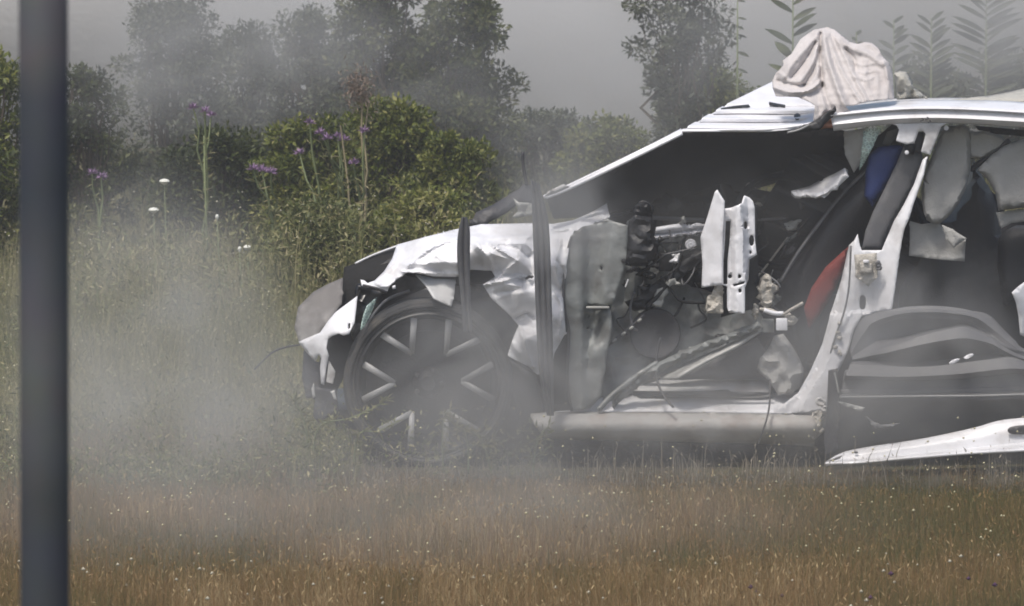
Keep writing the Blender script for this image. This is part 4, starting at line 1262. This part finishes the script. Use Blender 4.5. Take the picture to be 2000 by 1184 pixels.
# inner door panel with its relief
HP = [(1115, 461), (1143, 442), (1190, 431), (1226, 440), (1226, 470), (1221, 519), (1212, 550), (1199, 590), (1192, 604), (1196, 640), (1184, 700), (1180, 740), (1174, 774), (1152, 798), (1117, 803), (1108, 746), (1110, 647), (1101, 600), (1101, 556), (1106, 500)]


def hpY(x, y):
    return 0.05 + 0.05 * (1 / (1 + np.exp(-(x - 1142) / 3.0))) - 0.035 * (1 / (1 + np.exp(-(x - 1178 - (520 - y) * 0.15) / 3.0))) + 0.05 * np.exp(-(((x - 1163) / 14) ** 2 + ((y - 640) / 32) ** 4)) + 0.03 * np.exp(-(((y - 602) / 5) ** 2)) * (x > 1140)


hp = sheet('hinge_panel', HP, hpY, M['primer'], car, 0.015, 6, (0.014, 40, 3), holes=[ell(1174, 524, 3, 5, 8), ell(1149, 641, 3, 3, 6), ell(1151, 618, 2.5, 2.5, 6), ell(1190, 598, 3, 3, 6)])
tube('panel_edge', [(1117, 462, .05), (1106, 500, .045), (1101, 560, .045), (1103, 606, .045), (1111, 650, .045), (1108, 746, .045), (1117, 803, .05)], 0.006, M['dark'], car)
block('panel_ledge', 1145, 599, 1190, 603, 0.045, 0.04, M['primer_light'], car, 0.002)
sheet('clip', [(1220, 560), (1226, 545), (1228, 547), (1222, 562)], 0.08, M['paint_clean'], car, 0.004, 4)
sheet('footwell_panel', [(1200, 520), (1300, 524), (1350, 560), (1480, 600), (1500, 640), (1400, 700), (1290, 740), (1190, 790), (1175, 770), (1190, 640)], [(1200, 520, .3), (1350, 560, .42), (1500, 640, .4), (1190, 790, .18), (1290, 740, .25), (1250, 650, .3), (1300, 600, .36)], M['primer'], car, 0.01, 9, (0.05, 45, 9))
sp = lathe('speaker', [(0.0005, 0.02), (0.05, 0.012), (0.085, -0.01), (0.10, -0.012), (0.105, 0.01)], P(1280, 652, 0.22), 'y', M['dark'], car, 40)
tube('wire_loom', [(1165, 690, .16), (1200, 665, .15), (1230, 640, .15), (1258, 615, .16)], 0.006, M['dark'], car)
for a, b in ((1200, 665), (1218, 652), (1233, 641), (1249, 626)):
    sheet('clip', ell(a, b, 6, 3, 6, -0.6), 0.13, M['primer_light'], car, 0.008, 4)
tube('door_brace', [(1168, 802, .04), (1196, 772, .06), (1240, 738, .08), (1285, 708, .1)], 0.012, M['primer'], car)
sheet('door_frame_rail', [(1200, 770), (1240, 738), (1285, 708), (1340, 682), (1400, 660), (1450, 642), (1480, 628), (1490, 640), (1440, 660), (1400, 676), (1330, 704), (1290, 728), (1240, 760), (1205, 790)], 0.10, M['primer'], car, 0.04, 7, (0.03, 20, 2), pillow=(0.02, 9))
sheet('door_frame_rail', [(1290, 738), (1330, 712), (1400, 682), (1440, 664), (1474, 645), (1480, 648), (1440, 674), (1380, 704), (1320, 738)], [(1290, 738, .1), (1480, 645, .14), (1380, 704, .06)], M['primer_light'], car, 0.01, 8, (0.008, 40, 6))
sheet('torn_bracket', [(1244, 728), (1256, 722), (1262, 726), (1246, 734)], 0.06, M['primer_light'], car, 0.006, 5, (0.01, 10, 3))
tube('cable', [(1290, 660, .12), (1282, 700, .1), (1284, 745, .06), (1298, 775, .0), (1315, 796, -.04)], 0.005, M['dark'], car)
sheet('carpet', [(1300, 738), (1400, 700), (1480, 660), (1520, 728), (1522, 741), (1240, 741)], 0.20, M['dark'], car, 0.02, 12, (0.02, 40, 2))

# white stamped bracket in the middle of the door opening
LEAF = [(1400, 371), (1407, 382), (1414, 393), (1414, 408), (1413, 432), (1411, 460), (1410, 507), (1411, 557), (1390, 559), (1370, 562), (1372, 516), (1368, 463), (1380, 428), (1396, 375)]
br = sheet('stamped_bracket', LEAF, lambda x, y: 0.02 + (1412 - x) * 0.0012, M['paint_clean'], car, 0.006, 6, (0.008, 40, 4))
RL = [(1414.5, 408), (1427, 406), (1451, 397), (1455, 382), (1464, 386), (1470.5, 393), (1474, 406), (1475, 472), (1478, 498), (1464, 507), (1462, 546), (1455, 562), (1455, 612), (1424, 611), (1420, 600), (1420, 560), (1411, 557), (1411, 500), (1413, 432)]
sheet('bracket_plate', RL, lambda x, y: 0.06 - 0.045 * np.clip((x - 1428) / 10, 0, 1) + 0.05 * np.clip((x - 1450 - (y - 440) * 0.05) / 10, 0, 1), M['paint_clean'], br, 0.006, 5, (0.006, 30, 6),
      holes=[[(1417.5, 432), (1426.5, 432), (1425, 470), (1421, 510), (1420.5, 555), (1413, 555), (1413, 510), (1416, 470)], ell(1425.5, 540, 4, 4, 9), ell(1444, 540, 4, 4, 9), ell(1445, 568, 4, 4, 9), ell(1456.5, 440, 3.5, 9, 10), ell(1468, 470, 5, 11, 9), [(1430, 556), (1456, 549), (1456, 554), (1432, 560)], ell(1466, 493, 2.5, 4, 6)])
sheet('bracket_foot', [(1383, 579), (1389, 577), (1396, 556), (1411, 558), (1413, 612), (1380, 612)], 0.07, M['beige'], br, 0.01, 5, (0.03, 12, 3))
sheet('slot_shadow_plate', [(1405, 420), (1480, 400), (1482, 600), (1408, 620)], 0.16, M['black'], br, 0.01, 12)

# torn wires, plugs and the collapsed lower airbag
sheet('torn_foam', [(1490, 546), (1500, 544), (1514, 558), (1518, 566), (1508, 574), (1508, 594), (1498, 604), (1486, 596), (1488, 570)], 0.12, M['beige'], car, 0.03, 5, (0.04, 12, 2))
sheet('torn_foam', [(1470, 610), (1474, 592), (1482, 598), (1480, 622), (1474, 626)], 0.12, M['beige'], car, 0.02, 5, (0.03, 10, 7))
tube('wire', [(1484, 604, .08), (1505, 606, .07), (1528, 614, .06), (1545, 605, .04), (1568, 592, .02)], 0.007, M['beige'], car)
tube('wire', [(1492, 606, .06), (1512, 612, .06), (1530, 612, .06)], 0.009, M['paint_clean'], car)
tube('wire', [(1476, 526, .2), (1500, 538, .16), (1518, 552, .14), (1524, 562, .14)], 0.004, M['trim'], car)
tube('wire', [(1468, 545, .2), (1478, 560, .18), (1484, 580, .15)], 0.004, M['trim'], car)
pl = block('plug', 1516, 622, 1538, 646, 0.05, 0.04, M['paint_clean'], car, 0.003)
sheet('plug_clip', ell(1545, 622, 8, 8, 8), 0.06, M['beige'], pl, 0.02, 5, (0.02, 8, 3))
block('plug_backing', 1488, 624, 1512, 650, 0.10, 0.05, M['primer'], car, 0.004)
sheet('side_airbag', [(1478, 724), (1484, 700), (1500, 682), (1512, 656), (1530, 652), (1545, 672), (1562, 700), (1570, 722), (1566, 752), (1548, 768), (1520, 772), (1500, 742)], 0.16, M['airbag'], car, 0.02, 6, (0.05, 30, 4), pillow=(0.02, 20))

# sill and step
def sillY(x, y):
    u = np.clip((y - 804) / 60.0, 0, 1)
    return 0.10 - 0.16 * np.sqrt(np.clip(1 - (2 * u - 1) ** 2, 0, 1)) * 0.8


sill = sheet('sill', [(1036, 808), (1083, 804), (1300, 805), (1500, 808), (1588, 812), (1596, 830), (1590, 872), (1500, 868), (1300, 863), (1100, 859), (1064, 856), (1046, 832)], sillY, M['sill'], car, 0.02, 7, (0.006, 60, 5))
sheet('sill_step', [(1085, 804), (1140, 798), (1175, 776), (1240, 772), (1400, 774), (1490, 770), (1512, 768), (1560, 766), (1584, 780), (1606, 796), (1590, 806), (1500, 806), (1300, 803)], lambda x, y: 0.08 + np.clip((806 - y) / 34, 0, 1) * 0.14, M['paint'], car, 0.01, 7, (0.003, 60, 2))
sheet('step_cover', [(1244, 742), (1300, 740), (1505, 741), (1506, 767), (1480, 770), (1246, 765)], lambda x, y: 0.17 + (768 - y) * 0.003, M['paint_dusty'], car, 0.02, 9)
sheet('step_gap', [(1236, 764), (1508, 766), (1500, 771), (1470, 775), (1238, 774)], 0.13, M['dark'], car, 0.01, 9)
tube('cable', [(1504, 742, .06), (1503, 790, -.02), (1494, 830, -.08), (1480, 868, -.08)], 0.004, M['dark'], car)
sheet('torn_sill_end', [(1586, 806), (1610, 796), (1618, 806), (1604, 818), (1600, 838), (1606, 846), (1592, 858), (1584, 830)], 0.0, M['beige'], car, 0.02, 5, (0.05, 14, 2))
for a, b in ((1603, 786), (1610, 800), (1590, 838)):
    sheet('splinter', ell(a, b, 9, 6, 6, a), -0.01, M['paint_dusty'], car, 0.01, 4, (0.03, 8, b))

# rear door hanging open, grey inner lining outwards
rd = loft('rear_door', [
    [(1660, 686, .02), (1672, 642, .02), (1692, 617, .02), (1740, 605, .02), (1800, 603, .02), (1862, 605, .02), (1925, 612, .02), (1957, 640, .02), (1982, 664, .02), (2010, 684, .02), (2130, 700, .02)],
    [(1662, 690, -.02), (1688, 650, -.02), (1706, 630, -.02), (1750, 615, -.03), (1800, 610, -.03), (1856, 612, -.03), (1906, 621, -.03), (1945, 648, -.02), (1975, 672, -.02), (2010, 691, -.02), (2130, 707, -.02)],
    [(1663, 693, -.02), (1694, 658, -.01), (1714, 640, .03), (1755, 623, .06), (1800, 617, .07), (1852, 619, .07), (1892, 629, .05), (1938, 653, -.01), (1970, 676, -.02), (2010, 695, -.02), (2130, 711, -.02)],
    [(1664, 697, -.02), (1698, 675, -.01), (1722, 663, .03), (1762, 657, .07), (1800, 648, .08), (1850, 638, .08), (1890, 635, .05), (1936, 656, -.01), (1968, 679, -.02), (2010, 698, -.02), (2130, 714, -.02)],
    [(1665, 701, -.03), (1700, 690, -.05), (1728, 681, -.08), (1765, 668, -.10), (1800, 656, -.11), (1850, 644, -.11), (1888, 640, -.11), (1934, 660, -.09), (1966, 683, -.06), (2010, 702, -.03), (2130, 717, -.03)],
    [(1665, 703, -.03), (1700, 695, -.06), (1728, 690, -.10), (1765, 681, -.125), (1800, 673, -.13), (1850, 664, -.13), (1888, 661, -.13), (1934, 671, -.11), (1966, 688, -.07), (2010, 704, -.03), (2130, 719, -.03)],
    [(1664, 706, -.02), (1700, 703, -.02), (1750, 706, .0), (1800, 706, .02), (1855, 702, .04), (1905, 695, .05), (1955, 691, .04), (1985, 697, .02), (2010, 707, .0), (2060, 714, .0), (2130, 722, .0)],
    [(1660, 712, -.08), (1700, 713, -.09), (1760, 717, -.10), (1820, 716, -.10), (1880, 709, -.10), (1930, 703, -.10), (1975, 699, -.10), (2010, 710, -.09), (2060, 718, -.08), (2100, 722, -.08), (2130, 726, -.08)],
    [(1652, 734, -.10), (1700, 735, -.11), (1760, 736, -.12), (1820, 734, -.12), (1880, 730, -.12), (1930, 724, -.12), (1975, 720, -.12), (2010, 722, -.11), (2060, 728, -.1), (2100, 730, -.1), (2130, 732, -.1)],
    [(1648, 742, -.05), (1700, 743, -.05), (1760, 744, -.05), (1820, 743, -.05), (1880, 740, -.05), (1930, 735, -.05), (1975, 731, -.05), (2010, 732, -.05), (2060, 736, -.05), (2100, 738, -.05), (2130, 740, -.05)],
    [(1642, 770, -.06), (1760, 769, -.06), (1880, 767, -.06), (2010, 764, -.06), (2130, 760, -.06)],
    [(1641, 773, -.09), (1760, 772, -.09), (1880, 770, -.09), (2010, 767, -.09), (2130, 763, -.09)],
    [(1640, 779, -.03), (1760, 778, -.03), (1880, 776, -.03), (2010, 773, -.03), (2130, 769, -.03)],
    [(1632, 832, .0), (1700, 826, .0), (1800, 818, .0), (1900, 808, .0), (2010, 797, .0), (2130, 785, .0)],
    [(1624, 890, .03), (1700, 876, .03), (1800, 862, .03), (1900, 842, .03), (2010, 822, .03), (2130, 800, .03)]], M['trim'], car, 120, 4, 0.03, 50)
tube('door_seam', [(1640, 776, -.12), (1800, 774, -.13), (1900, 773, -.13), (2010, 770, -.13), (2120, 766, -.13)], 0.004, M['alloy'], rd)
sheet('door_seal', [(1618, 724), (1636, 720), (1640, 800), (1636, 880), (1612, 900), (1610, 860), (1616, 790)], -0.10, M['dark'], rd, 0.02, 8)
tube('seal_bead', [(1630, 728, -.12), (1634, 745, -.12), (1638, 768, -.12)], 0.004, M['primer_light'], rd)
sheet('torn_lining', [(1636, 785), (1660, 789), (1690, 796), (1682, 802), (1650, 794)], -0.14, M['primer_light'], rd, 0.006, 6, (0.02, 15, 2))
sheet('torn_lining', [(1690, 815), (1720, 830), (1758, 826), (1740, 836), (1708, 838)], -0.15, M['trim'], rd, 0.006, 6, (0.02, 15, 5))
for a, b, w in ((1892, 696, 11), (1864, 706, 12)):
    sheet('glass_chip', ell(a, b, w, 4, 7, -0.4), -0.17, M['paint_clean'], rd, 0.006, 4, (0.01, 8, a))
loft('door_edge', [
    [(1610, 904, -.15), (1645, 884, -.12), (1700, 872, -.12), (1800, 857, -.12), (1900, 836, -.12), (1950, 822, -.12), (2010, 815, -.12), (2130, 805, -.12)],
    [(1611, 905, -.16), (1645, 892, -.15), (1700, 883, -.155), (1800, 870, -.155), (1900, 855, -.155), (1950, 846, -.155), (2010, 840, -.155), (2130, 830, -.155)],
    [(1612, 906, -.17), (1645, 898, -.165), (1700, 894, -.165), (1800, 884, -.165), (1900, 874, -.165), (1950, 869, -.165), (2010, 863, -.165), (2130, 852, -.165)],
    [(1613, 906.5, -.2), (1648, 903, -.25), (1700, 899, -.26), (1800, 889, -.26), (1900, 880, -.26), (1950, 876, -.26), (2010, 873, -.26), (2130, 862, -.26)],
    [(1614, 907, -.2), (1650, 906, -.255), (1700, 903, -.265), (1800, 893, -.265), (1900, 885, -.265), (1950, 882, -.265), (2010, 879, -.265), (2130, 869, -.265)]], M['paint'], rd, 90, 3, 0.01)
sheet('door_cutout', curve([(1968, 840), (1978, 833), (2010, 830), (2040, 832), (2010, 847), (1976, 848)], 3), -0.172, M['black'], rd, 0.004, 6)
sheet('door_cutout', ell(1672, 884, 4, 2.2, 8), -0.165, M['black'], rd, 0.004, 5)
sheet('chipped_edge', [(1614, 902), (1630, 895), (1646, 889), (1640, 896), (1626, 901)], -0.19, M['dark'], rd, 0.004, 5)
tube('edge_bead', [(1612, 906, -.24), (1700, 902, -.25), (1800, 893, -.26), (1900, 885, -.27), (2010, 879, -.27), (2130, 869, -.27)], 0.006, M['paint_clean'], rd)

# rear cabin: seat back, head rest, curtain airbags, belt
rs = sheet('rear_seat', [(1755, 600), (1760, 480), (1800, 430), (1850, 425), (1880, 380), (1906, 336), (1930, 362), (1948, 400), (1958, 470), (1990, 440), (2140, 440), (2140, 700), (1755, 700)], lambda x, y: 0.75 + 0.0004 * (y - 400), M['trim'], car, 0.2, 14, (0.03, 120, 3), pillow=(0.10, 40))
sheet('head_rest', [(1950, 466), (1962, 450), (1985, 440), (2020, 440), (2050, 460), (2050, 560), (1960, 600), (1948, 520)], 0.62, M['trim_dark'], car, 0.12, 9, pillow=(0.08, 30))
sheet('curtain_airbag', [(1842, 252), (1866, 246), (1892, 250), (1896, 330), (1882, 380), (1862, 412), (1836, 437), (1810, 430), (1800, 390), (1806, 340), (1826, 290)], 0.24, M['airbag'], car, 0.01, 8, (0.02, 60, 3), pillow=(0.02, 14), smooth_edge=2)
sheet('curtain_airbag', [(1889, 258), (1925, 256), (1956, 266), (1966, 276), (1944, 298), (1915, 311), (1890, 308)], 0.26, M['airbag'], car, 0.01, 7, (0.02, 40, 4), pillow=(0.015, 10))
sheet('curtain_airbag', [(1908, 332), (1935, 304), (1962, 284), (2010, 268), (2100, 262), (2100, 400), (2010, 404), (1950, 412), (1944, 378), (1928, 350)], 0.24, M['airbag'], car, 0.01, 9, (0.02, 60, 5), pillow=(0.02, 14))
sheet('airbag_flap', [(1778, 432), (1800, 438), (1832, 434), (1845, 446), (1866, 456), (1886, 465), (1884, 511), (1830, 506), (1776, 500)], [(1778, 432, .3), (1886, 465, .22), (1884, 511, .26), (1776, 500, .28), (1845, 446, .3)], M['airbag'], car, 0.006, 7, (0.02, 35, 6))
sheet('airbag_flap', [(1840, 440), (1860, 448), (1888, 466), (1862, 484), (1850, 470)], 0.17, M['airbag'], car, 0.006, 6, (0.015, 25, 8))
sheet('airbag_flap', [(1945, 415), (2010, 408), (2100, 404), (2100, 440), (2010, 432), (1975, 436), (1956, 446)], 0.28, M['airbag'], car, 0.006, 8, (0.015, 40, 2))
tube('seat_belt', [(1896, 332, .3), (1930, 306, .27), (1972, 274, .25)], 0.012, M['trim_dark'], car, 6)
sheet('grab_handle', [(1905, 246), (1950, 250), (2010, 256), (2010, 268), (1950, 262), (1910, 254)], 0.3, M['dark'], car, 0.03, 7)
lathe('bolt', [(0.0005, -0.008), (0.010, -0.006), (0.010, 0.01)], P(1848, 250, .12), 'y', M['paint_clean'], car, 12)
sheet('torn_panel', [(2010, 545), (1992, 558), (1978, 571), (1986, 592), (1991, 620), (1994, 655), (2010, 660), (2060, 650), (2060, 540)], [(2010, 545, .05), (1978, 571, -.03), (1994, 655, .02), (2060, 600, .1)], M['paint_clean'], car, 0.006, 7, (0.01, 30, 4))

# tail of the car, outside the picture
sheet('rear_quarter', [(2110, 262), (2200, 262), (2400, 250), (2520, 420), (2680, 450), (2720, 560), (2720, 800), (2600, 830), (2560, 720), (2480, 660), (2380, 660), (2290, 730), (2270, 830), (2130, 840), (2090, 700), (2060, 600), (2080, 450)], lambda x, y: 0.04 + 0.0012 * np.clip(430 - y, 0, 200), M['paint'], car, 0.01, 25, (0.01, 120, 3))
sheet('tail_panel', [(2680, 450), (2720, 560), (2720, 800), (2716, 800), (2715, 560), (2676, 450)], 0.05, M['paint'], car, 1.6, 40)
sheet('boot_lid', [(2400, 246), (2520, 418), (2680, 448), (2680, 452), (2518, 424), (2398, 252)], 0.1, M['paint'], car, 1.5, 40)
wr = front = None
dx = P(2430, 750, WY) - wc
for o in [wheel] + list(wheel.children):
    c = o.copy()
    COL.objects.link(c)
    if o is wheel:
        c.name = 'rear_wheel'
        wr = c
        c.location = (dx[0], 0, 0)
    else:
        c.parent = wr
        c.matrix_parent_inverse = Matrix.Identity(4)
wf = wheel.copy(); wf.name = 'far_front_wheel'; COL.objects.link(wf); wf.location = (0, 1.45, 0)

# ------------------------------------------------------------------ cloth bundles lying on the roof edge
def clothY(x, y):
    Y = 0.40 - 0.30 * np.clip((y - 55) / 150, 0, 1) ** 0.8
    for line, w, amp in (
            ([(1610, 70), (1616, 110), (1628, 150), (1645, 195), (1652, 210)], 8, .075), ([(1618, 68), (1632, 110), (1650, 150), (1680, 198)], 5, .036),
            ([(1630, 70), (1648, 105), (1664, 140), (1692, 196)], 5, .036), ([(1640, 75), (1656, 92), (1690, 102), (1722, 124)], 9, .055),
            ([(1676, 88), (1700, 90), (1716, 104)], 8, .03), ([(1727, 122), (1736, 160), (1745, 193)], 5, .035), ([(1712, 140), (1714, 165), (1712, 193)], 5, .014),
            ([(1690, 120), (1692, 160), (1706, 194)], 6, .02), ([(1664, 118), (1684, 128), (1706, 124)], 3, .014), ([(1666, 134), (1686, 143), (1708, 138)], 3, .013), ([(1672, 150), (1690, 157), (1706, 151)], 3, .012),
            ([(1603, 66), (1602, 110), (1606, 168)], 4.5, -.09), ([(1654, 96), (1668, 116), (1672, 136)], 5, -.05), ([(1606, 168), (1616, 200), (1626, 214)], 6, -.04),
            ([(1600, 64), (1575, 92), (1550, 122), (1532, 148)], 8, .055), ([(1603, 78), (1588, 120), (1562, 160)], 7, .055), ([(1604, 108), (1599, 142), (1580, 170)], 7, .045),
            ([(1592, 84), (1570, 122), (1546, 152)], 4, -.05), ([(1600, 100), (1588, 140), (1570, 166)], 4, -.035), ([(1512, 171), (1548, 181), (1584, 175), (1603, 158)], 5, .075), ([(1520, 158), (1548, 166), (1576, 166)], 4, -.04),
            ([(1519, 140), (1530, 150), (1524, 164)], 4, .02), ([(1575, 192), (1590, 205), (1596, 232)], 7, .03), ([(1606, 190), (1610, 210), (1604, 226)], 6, .03)):
        Y = Y + fold(x, y, line, w * 0.85, amp * 0.5)
    Y = Y + 0.05 * np.clip((x - 1734) / 12, 0, 1) + 0.0025 * np.clip(1540 - x, 0, 60)
    return Y


t = thing('draped_sheet', P(1630, 205, 0.25), 'soiled pinkish white sheet draped in folds over the front roof corner of the wrecked car', 'cloth')
sheet('cloth', [(1515, 143), (1521, 138), (1530, 127), (1528, 119), (1545, 106), (1563, 77), (1578, 66), (1590, 58), (1616, 53), (1630, 58), (1647, 72), (1660, 82), (1676, 86), (1690, 82), (1703, 84), (1714, 92), (1725, 112), (1737, 123), (1744, 147), (1747, 193), (1720, 195), (1697, 198), (1670, 205), (1651, 208), (1664, 221), (1640, 224), (1626, 214), (1618, 224), (1602, 240), (1588, 236), (1592, 205), (1560, 190), (1515, 188), (1509, 172), (1508, 158)], clothY, M['cloth'], t, 0.003, 2.4, (0.010, 16, 3), sharp=80)
t = thing('cloth_bundle', P(1770, 190, 0.45), 'small crumpled grey bundle on the roof just right of the draped sheet', 'cloth')
sheet('cloth', [(1745, 143), (1757, 139), (1770, 140), (1780, 156), (1785, 172), (1800, 182), (1812, 192), (1752, 195), (1750, 172)], 0.45, M['cloth_grey'], t, 0.01, 4, (0.07, 20, 3), pillow=(0.05, 16), sharp=60)

# ------------------------------------------------------------------ green weeds growing up against the car's nose
def weed(pts, Y, label, n=26, L=(0.03, 0.07), mat=YE, r=0.004):
    n = n * 2
    q = np.asarray(pts, float)
    w = P(q[:, 0], q[:, 1], Y)
    w[0, 2] = 0.0
    c = curve(w, 6, False)
    t = thing('weed', w[0], label, 'weed', 'weeds against the car')
    link('stem', tube_mesh('stem', c, np.linspace(r, r * 0.5, len(c)), 5), M['greenstem'], t)
    k = rng.integers(1, len(c), n)
    d = unit(rng.normal(size=(n, 3)) * np.array([1, 0.8, 0.7]) + np.array([0.2, 0, 0.4]))
    v, f, tt = leaf_arrays(c[k], d, rng.uniform(*L, n) * 0.8, rng.uniform(0.005, 0.010, n), rng.uniform(0.3, 0.9, n))
    o = link('foliage', mesh_np('foliage', v, f, False, tt), mat, t)
    o['kind'] = 'stuff'


weed([(610, 890), (622, 836), (680, 818), (725, 800), (752, 782)], -0.35, 'longest yellow-green weed arching right across the lower front tyre', 40)
weed([(690, 895), (700, 850), (740, 842), (772, 826)], -0.4, 'shorter weed arching below the longest one, in front of the tyre', 22)
weed([(866, 905), (864, 850), (868, 815), (880, 800)], -0.4, 'upright weed standing in front of the right half of the front wheel', 22)
weed([(915, 905), (912, 860), (890, 830), (868, 808)], -0.42, 'weed bending left in front of the wheel, crossing the upright one', 22)
weed([(960, 905), (945, 870), (925, 845), (900, 838)], -0.4, 'low bushy weed between the wheel and the sill', 30)
weed([(1040, 905), (1048, 865), (1060, 845), (1072, 832)], -0.45, 'single thin weed crossing the left end of the sill', 14)
weed([(600, 900), (598, 840), (585, 800), (572, 780)], -0.3, 'weed leaning left beside the torn lower bumper', 30)
weed([(540, 900), (530, 850), (512, 815), (505, 800)], -0.2, 'weed standing left of the car nose in the smoke', 30)

# ------------------------------------------------------------------ pole near the camera
x = P(85, 592, -20)[0]
t = thing('steel_pole', (x, -20, 0), 'blurred grey-blue steel pole standing close to the camera at the far left', 'pole')
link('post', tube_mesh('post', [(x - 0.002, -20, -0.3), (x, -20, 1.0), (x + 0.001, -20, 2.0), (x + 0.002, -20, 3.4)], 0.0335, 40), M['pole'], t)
lathe('cap', [(0.0345, -0.03), (0.0345, 0.004), (0.028, 0.014), (0.0005, 0.018)], (x + 0.002, -20, 3.4), 'z', M['dark'], t, 24)

# ------------------------------------------------------------------ air and smoke
hz = link('haze', boxmesh('haze', (-80, -34, -1.5), (80, 34.5, 4.2)), None)
m = bpy.data.materials.new('haze_air'); m.use_nodes = True
nt = m.node_tree
nt.nodes.remove(nt.nodes['Principled BSDF'])
pv = nt.nodes.new('ShaderNodeVolumePrincipled')
pv.inputs['Color'].default_value = (0.78, 0.78, 0.80, 1)
pv.inputs['Density'].default_value = 0.0022
pv.inputs['Anisotropy'].default_value = 0.2
nt.links.new(pv.outputs[0], nt.nodes['Material Output'].inputs['Volume'])
hz.data.materials.append(m)
set_props(hz, 'thin grey haze filling the air over the field', 'haze', None, 'stuff')


def smoke(px, py, rx, ry, Y, rY, density, label, col=0.62, seed=0, nscale=1.4, lo=0.30, hi=0.75):
    """one drifting puff: a closed ellipsoid filled with uneven smoke that thins to nothing at its skin"""
    c = P(px, py, Y)
    k = FPX / (30 + Y)
    import bmesh
    b = bmesh.new()
    bmesh.ops.create_icosphere(b, subdivisions=3, radius=1.0)
    me = bpy.data.meshes.new('smoke')
    b.to_mesh(me); b.free()
    o = link('smoke', me, None)
    o.location = c
    o.scale = (rx / k, rY, ry / k)
    m = bpy.data.materials.new('smoke_puff'); m.use_nodes = True
    nt = m.node_tree; N, L = nt.nodes, nt.links
    N.remove(N['Principled BSDF'])
    tc = N.new('ShaderNodeTexCoord')
    ln = N.new('ShaderNodeVectorMath'); ln.operation = 'LENGTH'
    L.new(tc.outputs['Object'], ln.inputs[0])
    fall = N.new('ShaderNodeMapRange'); fall.interpolation_type = 'SMOOTHSTEP'
    fall.inputs['From Min'].default_value = 0.98; fall.inputs['From Max'].default_value = 0.15
    L.new(ln.outputs['Value'], fall.inputs['Value'])
    mp = N.new('ShaderNodeMapping')
    mp.inputs['Location'].default_value = (seed * 3.1, seed * 1.7, seed * 2.3)
    s = min(rx, ry) / k
    mp.inputs['Scale'].default_value = (rx / k / s, max(0.6, rY / s * 0.5), ry / k / s)
    L.new(tc.outputs['Object'], mp.inputs['Vector'])
    no = N.new('ShaderNodeTexNoise'); no.inputs['Scale'].default_value = nscale; no.inputs['Detail'].default_value = 4; no.inputs['Distortion'].default_value = 1.1
    L.new(mp.outputs['Vector'], no.inputs['Vector'])
    mr = N.new('ShaderNodeMapRange'); mr.inputs['From Min'].default_value = lo; mr.inputs['From Max'].default_value = hi
    L.new(no.outputs['Fac'], mr.inputs['Value'])
    mu = N.new('ShaderNodeMath'); mu.operation = 'MULTIPLY'
    L.new(fall.outputs['Result'], mu.inputs[0]); L.new(mr.outputs['Result'], mu.inputs[1])
    m2 = N.new('ShaderNodeMath'); m2.operation = 'MULTIPLY'; m2.inputs[1].default_value = density
    L.new(mu.outputs[0], m2.inputs[0])
    pv = N.new('ShaderNodeVolumePrincipled')
    pv.inputs['Color'].default_value = (col, col * 0.99, col * 0.975, 1)
    pv.inputs['Anisotropy'].default_value = 0.1
    L.new(m2.outputs[0], pv.inputs['Density'])
    L.new(pv.outputs[0], N['Material Output'].inputs['Volume'])
    me.materials.append(m)
    set_props(o, label, 'smoke', None, 'stuff')
    return o


smoke(290, 720, 390, 500, -0.9, 2.7, 0.60, 'tall grey smoke column drifting over the meadow right of the pole', 0.82, seed=1)
smoke(560, 780, 330, 200, -0.4, 0.8, 0.7, 'pale dust hanging low in front of the car nose', 0.85, seed=12)
smoke(940, 745, 280, 270, -0.75, 0.6, 4.2, 'thick smoke patch hanging in front of the right half of the front wheel', seed=2)
smoke(1760, 750, 480, 320, -0.9, 0.6, 2.6, 'smoke veil in front of the hanging rear door', seed=3)
smoke(1280, 790, 400, 210, -0.75, 0.5, 2.6, 'thin smoke creeping along the sill', seed=4)
smoke(1080, 440, 210, 200, -0.7, 0.5, 2.2, 'thin smoke wisp before the two ribbed strips', seed=5)
smoke(1420, 400, 420, 210, 0.25, 0.30, 0.75, 'thin smoke trapped under the raised bonnet', 0.8, seed=13, lo=0.15)
smoke(380, 90, 440, 270, 14.0, 1.8, 0.85, 'smoke covering the dome-topped shrub', 0.72, seed=6)
smoke(1050, 60, 1200, 380, 24.0, 4.5, 0.42, 'broad smoke bank between the shrubs and the wall', 0.90, seed=7)
smoke(1880, 60, 480, 250, 14.0, 2.0, 1.1, 'smoke bank over the weeds behind the roof', 0.72, seed=8)
smoke(700, 1010, 1300, 360, -3.4, 2.0, 0.30, 'low smoke wisp over the dry grass in the foreground', 0.85, seed=9, lo=0.15)
smoke(1120, 230, 360, 200, 13.0, 1.5, 0.5, 'smoke drifting over the low shrubs left of the raised bonnet', 0.72, seed=10)
smoke(1400, 90, 300, 200, 13.5, 1.5, 0.55, 'smoke in front of the slender sapling', 0.74, seed=14)
smoke(780, 100, 340, 240, 14.0, 1.6, 0.45, 'smoke drifting through the tops of the tall dark shrubs', 0.72, seed=11)
